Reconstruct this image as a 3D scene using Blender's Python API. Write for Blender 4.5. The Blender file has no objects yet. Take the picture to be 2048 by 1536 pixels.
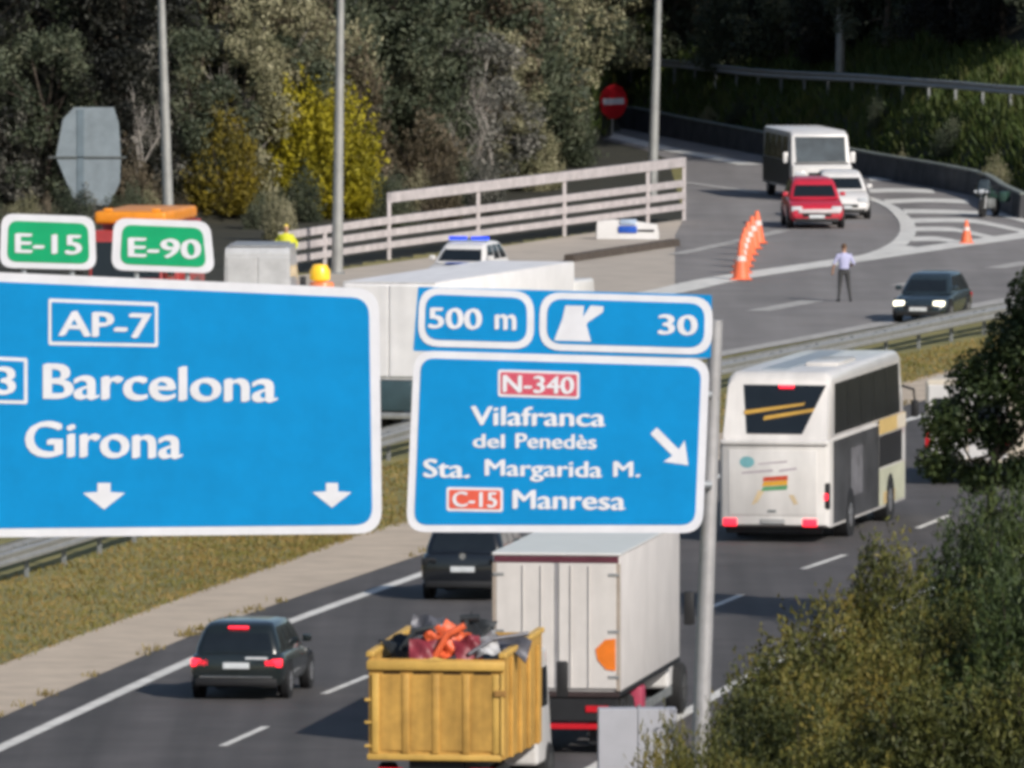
import bpy, bmesh, math, random
import numpy as np
from mathutils import Vector, Matrix
R = math.radians
random.seed(7)
SC = bpy.context.scene
COL = SC.collection
# ------------------------------------------------------------------ camera
FPX = 30000.0          # focal length in pixels of the 2048 x 1536 photograph
CAMH = 22.0            # camera height above the carriageway
PITCH = math.atan(1618.0 / FPX)
cam_d = bpy.data.cameras.new('camera')
cam_d.sensor_width = 36.0
cam_d.lens = 36.0 * FPX / 2048.0
cam_d.clip_start = 1.0
cam_d.clip_end = 6000.0
cam = bpy.data.objects.new('camera', cam_d)
COL.objects.link(cam)
cam.location = (0, 0, CAMH)
cam.rotation_euler = (math.pi / 2 - PITCH, 0, 0)
SC.camera = cam
# ------------------------------------------------------------------ sky, sun, exposure
SUN_EL, SUN_AZ = R(31), R(143)      # azimuth clockwise from +Y
world = bpy.data.worlds.new('World')
SC.world = world
world.use_nodes = True
wn = world.node_tree.nodes
sky = wn.new('ShaderNodeTexSky')
sky.sky_type = 'NISHITA'
sky.sun_disc = False
sky.sun_elevation = SUN_EL
sky.sun_rotation = SUN_AZ
world.node_tree.links.new(sky.outputs[0], wn['Background'].inputs[0])
wn['Background'].inputs[1].default_value = 0.085
sun_d = bpy.data.lights.new('sun', 'SUN')
sun_d.energy = 3.9
sun_d.angle = R(0.6)
sun_d.color = (1.0, 0.95, 0.87)
sun = bpy.data.objects.new('sun', sun_d)
COL.objects.link(sun)
tosun = Vector((math.sin(SUN_AZ) * math.cos(SUN_EL), math.cos(SUN_AZ) * math.cos(SUN_EL), math.sin(SUN_EL)))
sun.rotation_euler = tosun.to_track_quat('Z', 'Y').to_euler()
sun.location = (60, -60, 90)
SC.view_settings.view_transform = 'Standard'
SC.view_settings.look = 'None'
SC.view_settings.exposure = 0.18
SC.view_settings.gamma = 1.0
SC.view_settings.use_curve_mapping = False
SC.cycles.filter_width = 4.0        # the picture is a soft long-range video still
SC.cycles.max_bounces = 4
SC.cycles.diffuse_bounces = 2
SC.cycles.adaptive_threshold = 0.05
SC.cycles.transparent_max_bounces = 6

# ------------------------------------------------------------------ measuring helpers
def ray(px, py):
    u, v = (px - 1024.0) / FPX, (768.0 - py) / FPX
    c, s = math.cos(PITCH), math.sin(PITCH)
    return Vector((u, c + v * s, -s + v * c))
def W(px, py, z=0.0):
    """the point of the level plane at height z seen at a pixel of the photograph"""
    d = ray(px, py)
    t = (z - CAMH) / d.z
    return Vector((d.x * t, d.y * t, z))
def AT(px, py, depth):
    d = ray(px, py)
    t = depth / d.y
    return Vector((d.x * t, depth, CAMH + d.z * t))

# ------------------------------------------------------------------ materials
MATS = {}
def mat(name, col, rough=0.6, metal=0.0, var=0.12, scale=2.0, bump=0.0, bscale=40.0, coat=0.0, emit=0.0, spec=0.5, col2=None, coord='Object', streak=None):
    if name in MATS:
        return MATS[name]
    m = bpy.data.materials.new(name)
    m.use_nodes = True
    nt = m.node_tree
    b = nt.nodes['Principled BSDF']
    b.inputs['Roughness'].default_value = rough
    b.inputs['Metallic'].default_value = metal
    b.inputs['Specular IOR Level'].default_value = spec
    b.inputs['Coat Weight'].default_value = coat
    tc = nt.nodes.new('ShaderNodeTexCoord')
    src = tc.outputs['Object']
    if coord == 'World':
        src = nt.nodes.new('ShaderNodeNewGeometry').outputs['Position']
    n = nt.nodes.new('ShaderNodeTexNoise')
    n.inputs['Scale'].default_value = scale
    n.inputs['Detail'].default_value = 5.0
    n.inputs['Roughness'].default_value = 0.65
    nt.links.new(src, n.inputs['Vector'])
    rp = nt.nodes.new('ShaderNodeValToRGB')
    a = col2 if col2 else tuple(max(0, c * (1 - var * 1.6)) for c in col)
    z = tuple(min(1, c * (1 + var)) for c in col)
    rp.color_ramp.elements[0].position = 0.3
    rp.color_ramp.elements[1].position = 0.7
    rp.color_ramp.elements[0].color = (*a, 1)
    rp.color_ramp.elements[1].color = (*z, 1)
    nt.links.new(n.outputs['Fac'], rp.inputs['Fac'])
    out = rp.outputs['Color']
    if streak:          # long wear marks: (turn, scale along x, y, z, lowest, highest)
        mp = nt.nodes.new('ShaderNodeMapping')
        mp.inputs['Rotation'].default_value = (0, 0, streak[0])
        mp.inputs['Scale'].default_value = streak[1:4]
        nt.links.new(src, mp.inputs['Vector'])
        n3 = nt.nodes.new('ShaderNodeTexNoise')
        n3.inputs['Scale'].default_value = 1.0
        n3.inputs['Detail'].default_value = 6
        nt.links.new(mp.outputs[0], n3.inputs['Vector'])
        mr = nt.nodes.new('ShaderNodeMapRange')
        mr.inputs[1].default_value, mr.inputs[2].default_value = 0.32, 0.68
        mr.inputs[3].default_value, mr.inputs[4].default_value = streak[4], streak[5]
        nt.links.new(n3.outputs['Fac'], mr.inputs[0])
        vm = nt.nodes.new('ShaderNodeVectorMath')
        vm.operation = 'SCALE'
        nt.links.new(out, vm.inputs[0])
        nt.links.new(mr.outputs[0], vm.inputs['Scale'])
        out = vm.outputs[0]
    nt.links.new(out, b.inputs['Base Color'])
    if bump:
        n2 = nt.nodes.new('ShaderNodeTexNoise')
        n2.inputs['Scale'].default_value = bscale
        n2.inputs['Detail'].default_value = 4
        nt.links.new(src, n2.inputs['Vector'])
        bp = nt.nodes.new('ShaderNodeBump')
        bp.inputs['Strength'].default_value = bump
        bp.inputs['Distance'].default_value = 0.02
        nt.links.new(n2.outputs['Fac'], bp.inputs['Height'])
        nt.links.new(bp.outputs['Normal'], b.inputs['Normal'])
    if emit:
        nt.links.new(rp.outputs['Color'], b.inputs['Emission Color'])
        b.inputs['Emission Strength'].default_value = emit
        m.cycles.emission_sampling = 'NONE'
    MATS[name] = m
    return m
def leafmat(name, cols, rough=0.6, trans=0.25):
    if name in MATS:
        return MATS[name]
    m = bpy.data.materials.new(name)
    m.use_nodes = True
    nt = m.node_tree
    b = nt.nodes['Principled BSDF']
    b.inputs['Roughness'].default_value = rough
    b.inputs['Specular IOR Level'].default_value = 0.3
    g = nt.nodes.new('ShaderNodeNewGeometry')
    n = nt.nodes.new('ShaderNodeTexNoise')
    n.inputs['Scale'].default_value = 0.75
    n.inputs['Detail'].default_value = 3
    nt.links.new(g.outputs['Position'], n.inputs['Vector'])
    mx = nt.nodes.new('ShaderNodeMath')
    mx.operation = 'MULTIPLY_ADD'
    mx.inputs[1].default_value = 0.32
    nt.links.new(g.outputs['Random Per Island'], mx.inputs[0])
    m2 = nt.nodes.new('ShaderNodeMath')
    m2.operation = 'MULTIPLY_ADD'
    m2.inputs[1].default_value = 1.3
    m2.inputs[2].default_value = -0.30
    nt.links.new(n.outputs['Fac'], m2.inputs[0])
    nt.links.new(m2.outputs[0], mx.inputs[2])
    rp = nt.nodes.new('ShaderNodeValToRGB')
    el = rp.color_ramp.elements
    k = len(cols)
    el[0].position, el[0].color = 0.08, (*cols[0], 1)
    el[1].position, el[1].color = 0.95, (*cols[-1], 1)
    for i in range(1, k - 1):
        e = el.new(0.08 + 0.87 * i / (k - 1))
        e.color = (*cols[i], 1)
    nt.links.new(mx.outputs[0], rp.inputs['Fac'])
    nt.links.new(rp.outputs['Color'], b.inputs['Base Color'])
    if trans <= 0:
        MATS[name] = m
        return m
    t = nt.nodes.new('ShaderNodeBsdfTranslucent')
    nt.links.new(rp.outputs['Color'], t.inputs['Color'])
    ms = nt.nodes.new('ShaderNodeMixShader')
    ms.inputs[0].default_value = trans
    nt.links.new(b.outputs[0], ms.inputs[1])
    nt.links.new(t.outputs[0], ms.inputs[2])
    nt.links.new(ms.outputs[0], nt.nodes['Material Output'].inputs['Surface'])
    MATS[name] = m
    return m

# ------------------------------------------------------------------ object helpers
def tag(o, label=None, cat=None, group=None, kind=None):
    if label: o['label'] = label
    if cat: o['category'] = cat
    if group: o['group'] = group
    if kind: o['kind'] = kind
    return o
def empty(name, loc=(0, 0, 0), rz=0.0, label=None, cat=None, group=None):
    o = bpy.data.objects.new(name, None)
    COL.objects.link(o)
    o.location = loc
    o.rotation_euler = (0, 0, rz)
    o.empty_display_size = 0.3
    return tag(o, label, cat, group)
def link(name, me, m=None, parent=None, loc=None, rot=None):
    o = bpy.data.objects.new(name, me)
    COL.objects.link(o)
    if m is not None and not me.materials:
        me.materials.append(m)
    if parent is not None:
        o.parent = parent
    if loc is not None:
        o.location = loc
    if rot is not None:
        o.rotation_euler = rot
    return o
def copy_tree(o, parent=None):
    c = o.copy()
    COL.objects.link(c)
    c.parent = parent
    for ch in list(o.children):
        copy_tree(ch, c)
    return c
class MB:
    """collects shapes into one mesh"""
    def __init__(self):
        self.bm = bmesh.new()
    def _xf(self, vs, M):
        if M is not None:
            bmesh.ops.transform(self.bm, matrix=M, verts=vs)
    def box(self, x0, x1, y0, y1, z0, z1, bev=0.0, seg=2, M=None):
        r = bmesh.ops.create_cube(self.bm, size=1.0)
        vs = r['verts']
        for v in vs:
            v.co = Vector((x0 + (v.co.x + .5) * (x1 - x0), y0 + (v.co.y + .5) * (y1 - y0), z0 + (v.co.z + .5) * (z1 - z0)))
        if bev > 0:
            es = list({e for v in vs for e in v.link_edges})
            before = set(self.bm.verts)
            r2 = bmesh.ops.bevel(self.bm, geom=es, offset=bev, segments=seg, affect='EDGES', profile=0.5)
            vs = list({v for f in r2['faces'] for v in f.verts} | {v for v in vs if v.is_valid})
        self._xf(vs, M)
        return self
    def hexa(self, p, bev=0.0, seg=2):
        """p: 8 corners, bottom ring 4 then top ring 4"""
        vs = [self.bm.verts.new(q) for q in p]
        for f in ((3, 2, 1, 0), (4, 5, 6, 7), (0, 1, 5, 4), (1, 2, 6, 5), (2, 3, 7, 6), (3, 0, 4, 7)):
            self.bm.faces.new([vs[i] for i in f])
        if bev > 0:
            es = list({e for v in vs for e in v.link_edges})
            bmesh.ops.bevel(self.bm, geom=es, offset=bev, segments=seg, affect='EDGES', profile=0.5)
        return self
    def ring_loft(self, rings, cap=True, closed=True):
        vr = [[self.bm.verts.new(p) for p in r] for r in rings]
        n = len(vr[0])
        for a, b in zip(vr[:-1], vr[1:]):
            for i in range(n if closed else n - 1):
                j = (i + 1) % n
                self.bm.faces.new((a[i], a[j], b[j], b[i]))
        if cap and closed:
            self.bm.faces.new(list(reversed(vr[0])))
            self.bm.faces.new(vr[-1])
        return self
    def cyl(self, p0, p1, r0, r1=None, seg=12):
        r1 = r0 if r1 is None else r1
        return self.tube([p0, p1], [r0, r1], seg)
    def tube(self, pts, rad, seg=8):
        pts = [Vector(p) for p in pts]
        if not hasattr(rad, '__len__'):
            rad = [rad] * len(pts)
        rings = []
        for i, p in enumerate(pts):
            d = (pts[min(i + 1, len(pts) - 1)] - pts[max(i - 1, 0)])
            d = d.normalized() if d.length > 1e-9 else Vector((0, 0, 1))
            a = d.cross(Vector((0, 0, 1)) if abs(d.z) < 0.95 else Vector((1, 0, 0))).normalized()
            b = d.cross(a)
            rings.append([p + (a * math.cos(t) + b * math.sin(t)) * rad[i] for t in (2 * math.pi * k / seg for k in range(seg))])
        return self.ring_loft(rings)
    def prism(self, poly, axis, a, b):
        """poly: list of 2-D points; extruded along axis ('x','y','z') from a to b"""
        def P(q, t):
            return {'x': (t, q[0], q[1]), 'y': (q[0], t, q[1]), 'z': (q[0], q[1], t)}[axis]
        v0 = [self.bm.verts.new(P(q, a)) for q in poly]
        v1 = [self.bm.verts.new(P(q, b)) for q in poly]
        n = len(poly)
        for i in range(n):
            j = (i + 1) % n
            self.bm.faces.new((v0[i], v0[j], v1[j], v1[i]))
        self.bm.faces.new(list(reversed(v0)))
        self.bm.faces.new(v1)
        return self
    def poly(self, pts):
        self.bm.faces.new([self.bm.verts.new(p) for p in pts])
        return self
    def sphere(self, c, r, sub=2, scale=(1, 1, 1), jitter=0.0):
        q = bmesh.ops.create_icosphere(self.bm, subdivisions=sub, radius=1.0)
        for v in q['verts']:
            k = 1 + (random.random() - .5) * jitter
            v.co = Vector((c[0] + v.co.x * r * scale[0] * k, c[1] + v.co.y * r * scale[1] * k, c[2] + v.co.z * r * scale[2] * k))
        return self
    def mesh(self, name, smooth=35):
        bmesh.ops.recalc_face_normals(self.bm, faces=self.bm.faces[:])
        me = bpy.data.meshes.new(name)
        self.bm.to_mesh(me)
        self.bm.free()
        if smooth:
            me.polygons.foreach_set('use_smooth', [True] * len(me.polygons))
            me.set_sharp_from_angle(angle=R(smooth))
        return me
    def build(self, name, m=None, parent=None, loc=None, rot=None, smooth=35):
        return link(name, self.mesh(name, smooth), m, parent, loc, rot)
def pbox(name, m, parent, x0, x1, y0, y1, z0, z1, bev=0.0, seg=2):
    return MB().box(x0, x1, y0, y1, z0, z1, bev, seg).build(name, m, parent)
def catmull(pts, n=8):
    pts = [Vector(p) for p in pts]
    out = []
    for i in range(len(pts) - 1):
        p0 = pts[max(i - 1, 0)]; p1 = pts[i]; p2 = pts[i + 1]; p3 = pts[min(i + 2, len(pts) - 1)]
        for k in range(n):
            t = k / n
            out.append(0.5 * ((2 * p1) + (p2 - p0) * t + (2 * p0 - 5 * p1 + 4 * p2 - p3) * t * t + (3 * p1 - p0 - 3 * p2 + p3) * t ** 3))
    out.append(pts[-1])
    return out
def resample(path, step):
    path = [Vector(p) for p in path]
    out = [path[0].copy()]
    acc = 0.0
    for a, b in zip(path[:-1], path[1:]):
        L = (b - a).length
        while acc + L >= step:
            t = (step - acc) / L
            a = a + (b - a) * t
            L = (b - a).length
            out.append(a.copy())
            acc = 0.0
        acc += L
    return out
def tangents(path):
    out = []
    for i in range(len(path)):
        d = path[min(i + 1, len(path) - 1)] - path[max(i - 1, 0)]
        d.z = 0
        out.append(d.normalized())
    return out
def quads_mesh(name, verts, nq):
    """fast mesh of nq separate quads (verts: nq*4 x 3 array)"""
    me = bpy.data.meshes.new(name)
    me.vertices.add(nq * 4)
    me.vertices.foreach_set('co', np.asarray(verts, dtype=np.float32).ravel())
    me.loops.add(nq * 4)
    me.loops.foreach_set('vertex_index', np.arange(nq * 4, dtype=np.int32))
    me.polygons.add(nq)
    me.polygons.foreach_set('loop_start', np.arange(0, nq * 4, 4, dtype=np.int32))
    me.polygons.foreach_set('loop_total', np.full(nq, 4, dtype=np.int32))
    me.update(calc_edges=True)
    return me
# ================================================================== THE SETTING
M_soil = mat('dry grass soil', (0.21, 0.175, 0.06), 0.95, var=0.35, scale=0.35, bump=0.6, bscale=6, coord='World', col2=(0.12, 0.125, 0.045))
M_asph = mat('worn dark asphalt', (0.078, 0.071, 0.071), 0.88, var=0.16, scale=0.45, bump=0.25, bscale=30, coord='World', streak=(R(8.5), 1.1, 0.02, 1, 0.72, 1.22))
M_asph2 = mat('haze paled asphalt', (0.215, 0.20, 0.195), 0.9, var=0.12, scale=0.3, bump=0.25, bscale=30, coord='World', streak=(R(17), 0.55, 0.025, 1, 0.82, 1.14))  # far asphalt colour is lifted to paint in haze and vignette lightening
M_conc = mat('sandy concrete', (0.50, 0.41, 0.32), 0.9, var=0.12, scale=0.8, bump=0.2, bscale=20, coord='World')
M_conc2 = mat('bleached concrete', (0.46, 0.40, 0.34), 0.9, var=0.10, scale=0.6, bump=0.2, bscale=20, coord='World')
M_paint = mat('road paint', (0.70, 0.68, 0.64), 0.7, var=0.16, scale=1.2, coord='World', col2=(.50, .48, .45))
M_paint_worn = mat('worn road paint', (0.42, 0.40, 0.38), 0.8, var=0.25, scale=3.0, coord='World')

bpix = [(-900, 470), (200, 462), (620, 446), (1000, 390), (1180, 300), (1240, 256), (1518, 309), (1733, 351), (1948, 390), (2030, 404), (2300, 452), (2900, 540)]
bw = [W(*p) for p in bpix]
BX = np.array([p.x for p in bw]); BY = np.array([p.y for p in bw]) + 2.6
epix = [(600, 2000), (880, 1810), (1100, 1650), (1440, 1480), (1650, 1380), (1800, 1310), (2100, 1190), (2400, 1095), (2900, 960)]
ew = [W(*p) for p in epix]
EX = np.array([p.x for p in ew]); EY = np.array([p.y for p in ew])
def height(x, y):
    b = np.interp(x, BX, BY)
    t = np.clip(y - b, 0, 160)
    h = np.where(t < 7, 0.28 * t, 0.28 * 7 + 0.14 * (t - 7))
    e = np.interp(y, EY, EX)
    q = np.clip(x - e, 0, 9)
    h2 = 0.2 * q * np.clip((420 - y) / 60, 0, 1)
    return h + h2
def hz(x, y):
    return float(height(np.array([x]), np.array([y]))[0])
xs = np.concatenate([np.linspace(-2500, -60, 14), np.linspace(-50, -22, 20), np.linspace(-21, 34, 140), np.linspace(35, 60, 16), np.linspace(70, 2500, 14)])
ys = np.concatenate([np.linspace(-200, 200, 6), np.linspace(210, 720, 480), np.linspace(740, 4500, 14)])
gx, gy = np.meshgrid(xs, ys)
gz = height(gx, gy) + 0.03 * np.sin(gx * 1.7 + gy * .31) * (height(gx, gy) > .2)
nv = gx.shape
vv = np.stack([gx, gy, gz], -1).reshape(-1, 3)
ii = np.arange(nv[0] * nv[1]).reshape(nv)
ff = np.stack([ii[:-1, :-1], ii[:-1, 1:], ii[1:, 1:], ii[1:, :-1]], -1).reshape(-1, 4)
gme = bpy.data.meshes.new('ground')
gme.from_pydata(vv.tolist(), [], ff.tolist())
gme.polygons.foreach_set('use_smooth', [True] * len(gme.polygons))
gme.materials.append(M_soil)
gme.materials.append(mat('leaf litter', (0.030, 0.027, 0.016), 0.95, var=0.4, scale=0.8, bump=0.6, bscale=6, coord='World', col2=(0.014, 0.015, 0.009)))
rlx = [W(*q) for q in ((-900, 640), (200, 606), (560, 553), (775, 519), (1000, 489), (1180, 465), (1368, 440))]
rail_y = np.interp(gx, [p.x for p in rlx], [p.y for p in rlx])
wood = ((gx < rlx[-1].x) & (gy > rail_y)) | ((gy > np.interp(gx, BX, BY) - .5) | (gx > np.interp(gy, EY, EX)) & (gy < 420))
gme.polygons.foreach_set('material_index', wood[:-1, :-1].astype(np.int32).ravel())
tag(link('ground', gme), kind='structure')
def WT(px, py):
    """the point of the terrain seen at a pixel"""
    d = ray(px, py)
    t, st = 150.0, 1.0
    while t < 1500 and CAMH + d.z * t > hz(d.x * t, d.y * t):
        t += st
    return Vector((d.x * t, d.y * t, hz(d.x * t, d.y * t)))

def world_path(pix, z, n=8):
    return [Vector((p.x, p.y, z)) for p in catmull([W(*q) for q in pix], n)]
def strip(name, pa, pb, z, m, n=10, kind='structure'):
    A, B = world_path(pa, z, n), world_path(pb, z, n)
    k = min(len(A), len(B))
    b = MB()
    va = [b.bm.verts.new(p) for p in A[:k]]
    vb = [b.bm.verts.new(p) for p in B[:k]]
    for i in range(k - 1):
        b.bm.faces.new((va[i], vb[i], vb[i + 1], va[i + 1]))
    return tag(b.build(name, m), kind=kind)
ZK = [0]
def pline(name, pix, width, z, m, parent, n=8, taper=None, ydir=False):
    ZK[0] += 1
    z += 0.0012 * (ZK[0] % 5)
    P = world_path(pix, z, n)
    T = tangents(P)
    b = MB()
    va, vb = [], []
    for i, (p, t) in enumerate(zip(P, T)):
        w = width if taper is None else width + (taper - width) * i / (len(P) - 1)
        s = Vector((t.y, -t.x, 0)) * w / 2 if not ydir else Vector((0, -w / 2, 0))
        va.append(b.bm.verts.new(p - s)); vb.append(b.bm.verts.new(p + s))
    for i in range(len(P) - 1):
        b.bm.faces.new((va[i], vb[i], vb[i + 1], va[i + 1]))
    return b.build(name, m, parent)

# near carriageway, driven away from the camera
L_edge = [(-500, 1720), (-200, 1590), (0, 1499), (378, 1325), (568, 1250), (760, 1180), (1000, 1097), (1437, 955), (1900, 818), (2400, 690)]
L_band_r = [(-500, 1650), (-200, 1522), (0, 1437), (323, 1298), (482, 1235), (760, 1139), (1000, 1060), (1437, 922), (1900, 788), (2400, 664)]
L_band_l = [(-500, 1530), (-200, 1410), (0, 1332), (371, 1195), (579, 1122), (705, 1076), (1000, 990), (1437, 868), (1900, 742), (2400, 625)]
R_edge = [(700, 1860), (1000, 1650), (1200, 1530), (1404, 1409), (1545, 1328), (1624, 1287), (1800, 1210), (2048, 1112), (2400, 985), (2900, 830)]
R_out = [(900, 1890), (1130, 1690), (1330, 1560), (1500, 1462), (1640, 1385), (1740, 1335), (1900, 1262), (2150, 1160), (2500, 1035), (3000, 880)]
road = strip('road', L_band_r, R_out, 0.02, M_asph)
pline('edge_line', L_edge, 0.30, 0.028, M_paint, road)
pline('edge_line', R_edge, 0.26, 0.028, M_paint, road)
for a, b in (((445, 1495), (532, 1456)), ((647, 1391), (738, 1354)), ((236, 1597), (322, 1557)), ((1417, 1219), (1483, 1192)), ((1607, 1140), (1690, 1112)),
             ((1835, 1059), (1899, 1033)), ((1215, 1310), (1290, 1277)), ((2060, 975), (2120, 953)), ((830, 1312), (910, 1282))):
    pline('lane_dash', [a, b], 0.17, 0.028, M_paint, road, 2)
tag(road, kind='structure')
# concrete drain strip beside it, and the grass median
verge = strip('paved_verge', L_band_l, L_band_r, 0.024, M_conc)
# opposite carriageway
O_out = [(-300, 860), (300, 765), (800, 676), (1100, 622), (1350, 581), (1462, 557), (1674, 526), (1807, 506), (2048, 472), (2400, 418)]
O_in = [(-300, 1075), (300, 960), (800, 845), (1100, 780), (1350, 729), (1462, 708), (1674, 668), (1807, 640), (2048, 592), (2400, 525)]
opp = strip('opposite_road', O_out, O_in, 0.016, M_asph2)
for a, b in (((1513, 624), (1626, 603)), ((1800, 573), (1829, 568)), ((1230, 677), (1320, 661)), ((1990, 538), (2060, 525))):
    pline('lane_dash', [a, b], 0.75, 0.026, M_paint_worn, opp, 2)
pline('edge_line', [(1180, 756), (1350, 727), (1486, 701), (1602, 680), (1800, 642), (2048, 594)], 0.7, 0.026, M_paint_worn, opp)
# slip road with its hatched nose
sb = MB()
slip_pix = [(1205, 262), (1240, 256), (1380, 283), (1518, 309), (1733, 351), (1948, 390), (2030, 425), (2300, 432), (2048, 471), (1807, 505), (1674, 525), (1462, 556), (1350, 580), (1350, 470), (1366, 440), (1366, 330), (1290, 300), (1205, 278)]
sb.poly([W(x, y, 0.012) for x, y in slip_pix])
sb.bm.normal_update(); bmesh.ops.triangulate(sb.bm, faces=sb.bm.faces[:])
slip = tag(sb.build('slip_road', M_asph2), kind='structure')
pline('edge_line', [(1300, 590), (1350, 581), (1462, 557), (1674, 526), (1807, 506), (2048, 472), (2300, 433)], 1.35, 0.03, M_paint, slip)
pline('nose_line', [(1735, 397), (1775, 412), (1800, 430), (1815, 452), (1812, 474), (1790, 494), (1745, 512), (1680, 524)], 0.34, 0.034, M_paint, slip, taper=0.75)
nb = MB()
nb.poly([W(x, y, 0.032) for x, y in ((1690, 524), (1760, 511), (1806, 490), (1850, 497), (1900, 493), (1780, 511))])
nb.bm.normal_update(); bmesh.ops.triangulate(nb.bm, faces=nb.bm.faces[:]); nb.build('nose_paint', M_paint, slip)
for st in ([(1738, 360), (1786, 358)], [(1738, 383), (1800, 382), (1868, 384)], [(1770, 405), (1850, 402), (1937, 405)], [(1808, 424), (1890, 425), (1960, 428), (1990, 429), (2060, 446)],
           [(1825, 443), (1900, 442), (1960, 446), (2060, 467)], [(1828, 460), (1880, 460), (1920, 463), (1995, 480)], [(1822, 480), (1870, 479), (1900, 483), (1930, 489)]):
    pline('hatch_stripe', st, 3.5, 0.026, M_paint, slip, 6, ydir=True)
pline('lane_line', [(1352, 510), (1460, 487), (1568, 462)], 0.55, 0.026, M_paint_worn, slip)
pline('edge_line', [(1205, 268), (1225, 273), (1325, 297), (1430, 317), (1501, 331)], 0.9, 0.026, M_paint, slip)
pline('edge_line', [(1369, 366), (1450, 377), (1527, 389)], 0.5, 0.026, M_paint_worn, slip)
# concrete apron in front of the railing
ab = MB()
ab.poly([W(x, y, 0.008) for x, y in ((1352, 582), (1352, 470), (1368, 438), (1100, 478), (880, 512), (560, 556), (300, 600), (200, 780), (560, 722), (880, 664), (1100, 625))])
ab.bm.normal_update(); bmesh.ops.triangulate(ab.bm, faces=ab.bm.faces[:])
tag(ab.build('concrete_apron', M_conc2), kind='structure')

# grass: uncountable blades on the median and on the slope behind the slip road
def blades(name, area_fn, n, h0, h1, w, m, seed):
    rg = np.random.default_rng(seed)
    P = area_fn(rg, n)
    n = len(P)
    a = rg.uniform(0, 2 * np.pi, n)
    hh = rg.uniform(h0, h1, n)
    u = np.stack([np.cos(a), np.sin(a), np.zeros(n)], -1) * (w * rg.uniform(.6, 1.4, n))[:, None]
    lean = np.stack([rg.normal(0, .3, n), rg.normal(0, .3, n), np.ones(n)], -1) * hh[:, None]
    v = np.stack([P - u, P + u, P + lean + u * .25, P + lean - u * .25], 1).reshape(-1, 3)
    return tag(link(name, quads_mesh(name, v, n), m), {'joint_weeds': 'dry yellowish weeds along the joint between concrete strip and asphalt', 'median_grass': 'olive dry grass on the median beside the concrete strip', 'slope_grass': 'green rough grass on the slope behind the slip road'}[name], 'grass', kind='stuff')
def band_area(pa, pb):
    A = np.array([tuple(W(*q)) for q in pa]); B = np.array([tuple(W(*q)) for q in pb])
    def f(rg, n):
        t = rg.uniform(0, len(A) - 1.001, n); i = t.astype(int); fr = (t - i)[:, None]
        s = rg.uniform(0, 1, n)[:, None]
        p = (A[i] * (1 - fr) + A[i + 1] * fr) * (1 - s) + (B[i] * (1 - fr) + B[i + 1] * fr) * s
        p[:, 2] = height(p[:, 0], p[:, 1]) - 0.01
        return p
    return f
L_rail = [(-500, 1320), (-200, 1228), (50, 1155), (400, 1042), (800, 915), (1100, 848), (1430, 783), (1700, 727), (2000, 664), (2400, 590)]
grass_l = [(-500, 1500), (-200, 1330), (0, 1160), (371, 1055), (579, 990), (705, 950), (1000, 872), (1437, 785), (1900, 690), (2400, 592)]
blades('median_grass', band_area([(x, y + 5) for x, y in L_band_l], grass_l), 42000, 0.03, 0.10, 0.03, leafmat('olive grass', [(0.13, 0.135, 0.030), (0.20, 0.175, 0.044), (0.30, 0.20, 0.07), (0.22, 0.195, 0.05)]), 3)
def joint_area(rg, n):
    P = np.array([tuple(p) for p in world_path(L_band_r, 0.03, 40)])
    c = rg.uniform(0, len(P) - 1.01, 45)
    t = np.clip(rg.choice(c, n) + rg.normal(0, .35, n), 0, len(P) - 1.01)
    i = t.astype(int); f = (t - i)[:, None]
    p = P[i] * (1 - f) + P[i + 1] * f
    p[:, 0] += rg.normal(0, .10, n) - .05
    return p
blades('joint_weeds', joint_area, 600, 0.03, 0.15, 0.025, leafmat('dry weeds', [(0.16, 0.13, 0.05), (0.27, 0.21, 0.08), (0.36, 0.27, 0.12)]), 8)
def slope_area(rg, n):
    x = rg.uniform(3.0, 26, n)
    b = np.interp(x, BX, BY)
    y = b + rg.uniform(-.3, 26, n)
    return np.stack([x, y, height(x, y) - .02], -1)
blades('slope_grass', slope_area, 36000, 0.15, 0.55, 0.05, leafmat('slope grass', [(0.028, 0.050, 0.012), (0.052, 0.082, 0.018), (0.085, 0.105, 0.026), (0.12, 0.115, 0.04)]), 4)

# ------------------------------------------------------------------ rails, walls, posts
M_galv = mat('galvanised steel', (0.42, 0.42, 0.42), 0.45, metal=0.55, var=0.15, scale=4)
M_galv_d = mat('dull galvanised steel', (0.25, 0.26, 0.26), 0.6, metal=0.4, var=0.2, scale=4)
M_rail = mat('pinkish weathered rail', (0.55, 0.50, 0.50), 0.55, metal=0.1, var=0.15, scale=2)
M_pole = mat('grey lamp pole', (0.34, 0.34, 0.33), 0.5, metal=0.35, var=0.12, scale=2)
wprof = [(0.0, 0.0), (0.05, 0.03), (0.05, 0.09), (0.0, 0.13), (0.0, 0.18), (0.05, 0.22), (0.05, 0.28), (0.0, 0.31)]
def wbeam(name, path, z0, off, m, parent, face=1):
    T = tangents(path)
    b = MB()
    rings = []
    for p, t in zip(path, T):
        s = Vector((t.y, -t.x, 0)) * face
        front = [p + s * (off + q[0]) + Vector((0, 0, z0 + q[1])) for q in wprof]
        back = [p + s * (off + q[0] - 0.012) + Vector((0, 0, z0 + q[1])) for q in reversed(wprof)]
        rings.append(front + back)
    b.ring_loft(rings)
    return b.build(name, m, parent, smooth=20)
POSTME = {}
def post_at(parent, p, h, m, wx=0.06, wy=0.1, rz=0.0, name='post'):
    k = (round(h, 3), m.name, wx, wy)
    if k not in POSTME:
        POSTME[k] = MB().box(-wx, wx, -wy, wy, 0, h, 0.008, 1).mesh('post')
        POSTME[k].materials.append(m)
    return link(name, POSTME[k], None, parent, p, (0, 0, rz))
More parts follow.
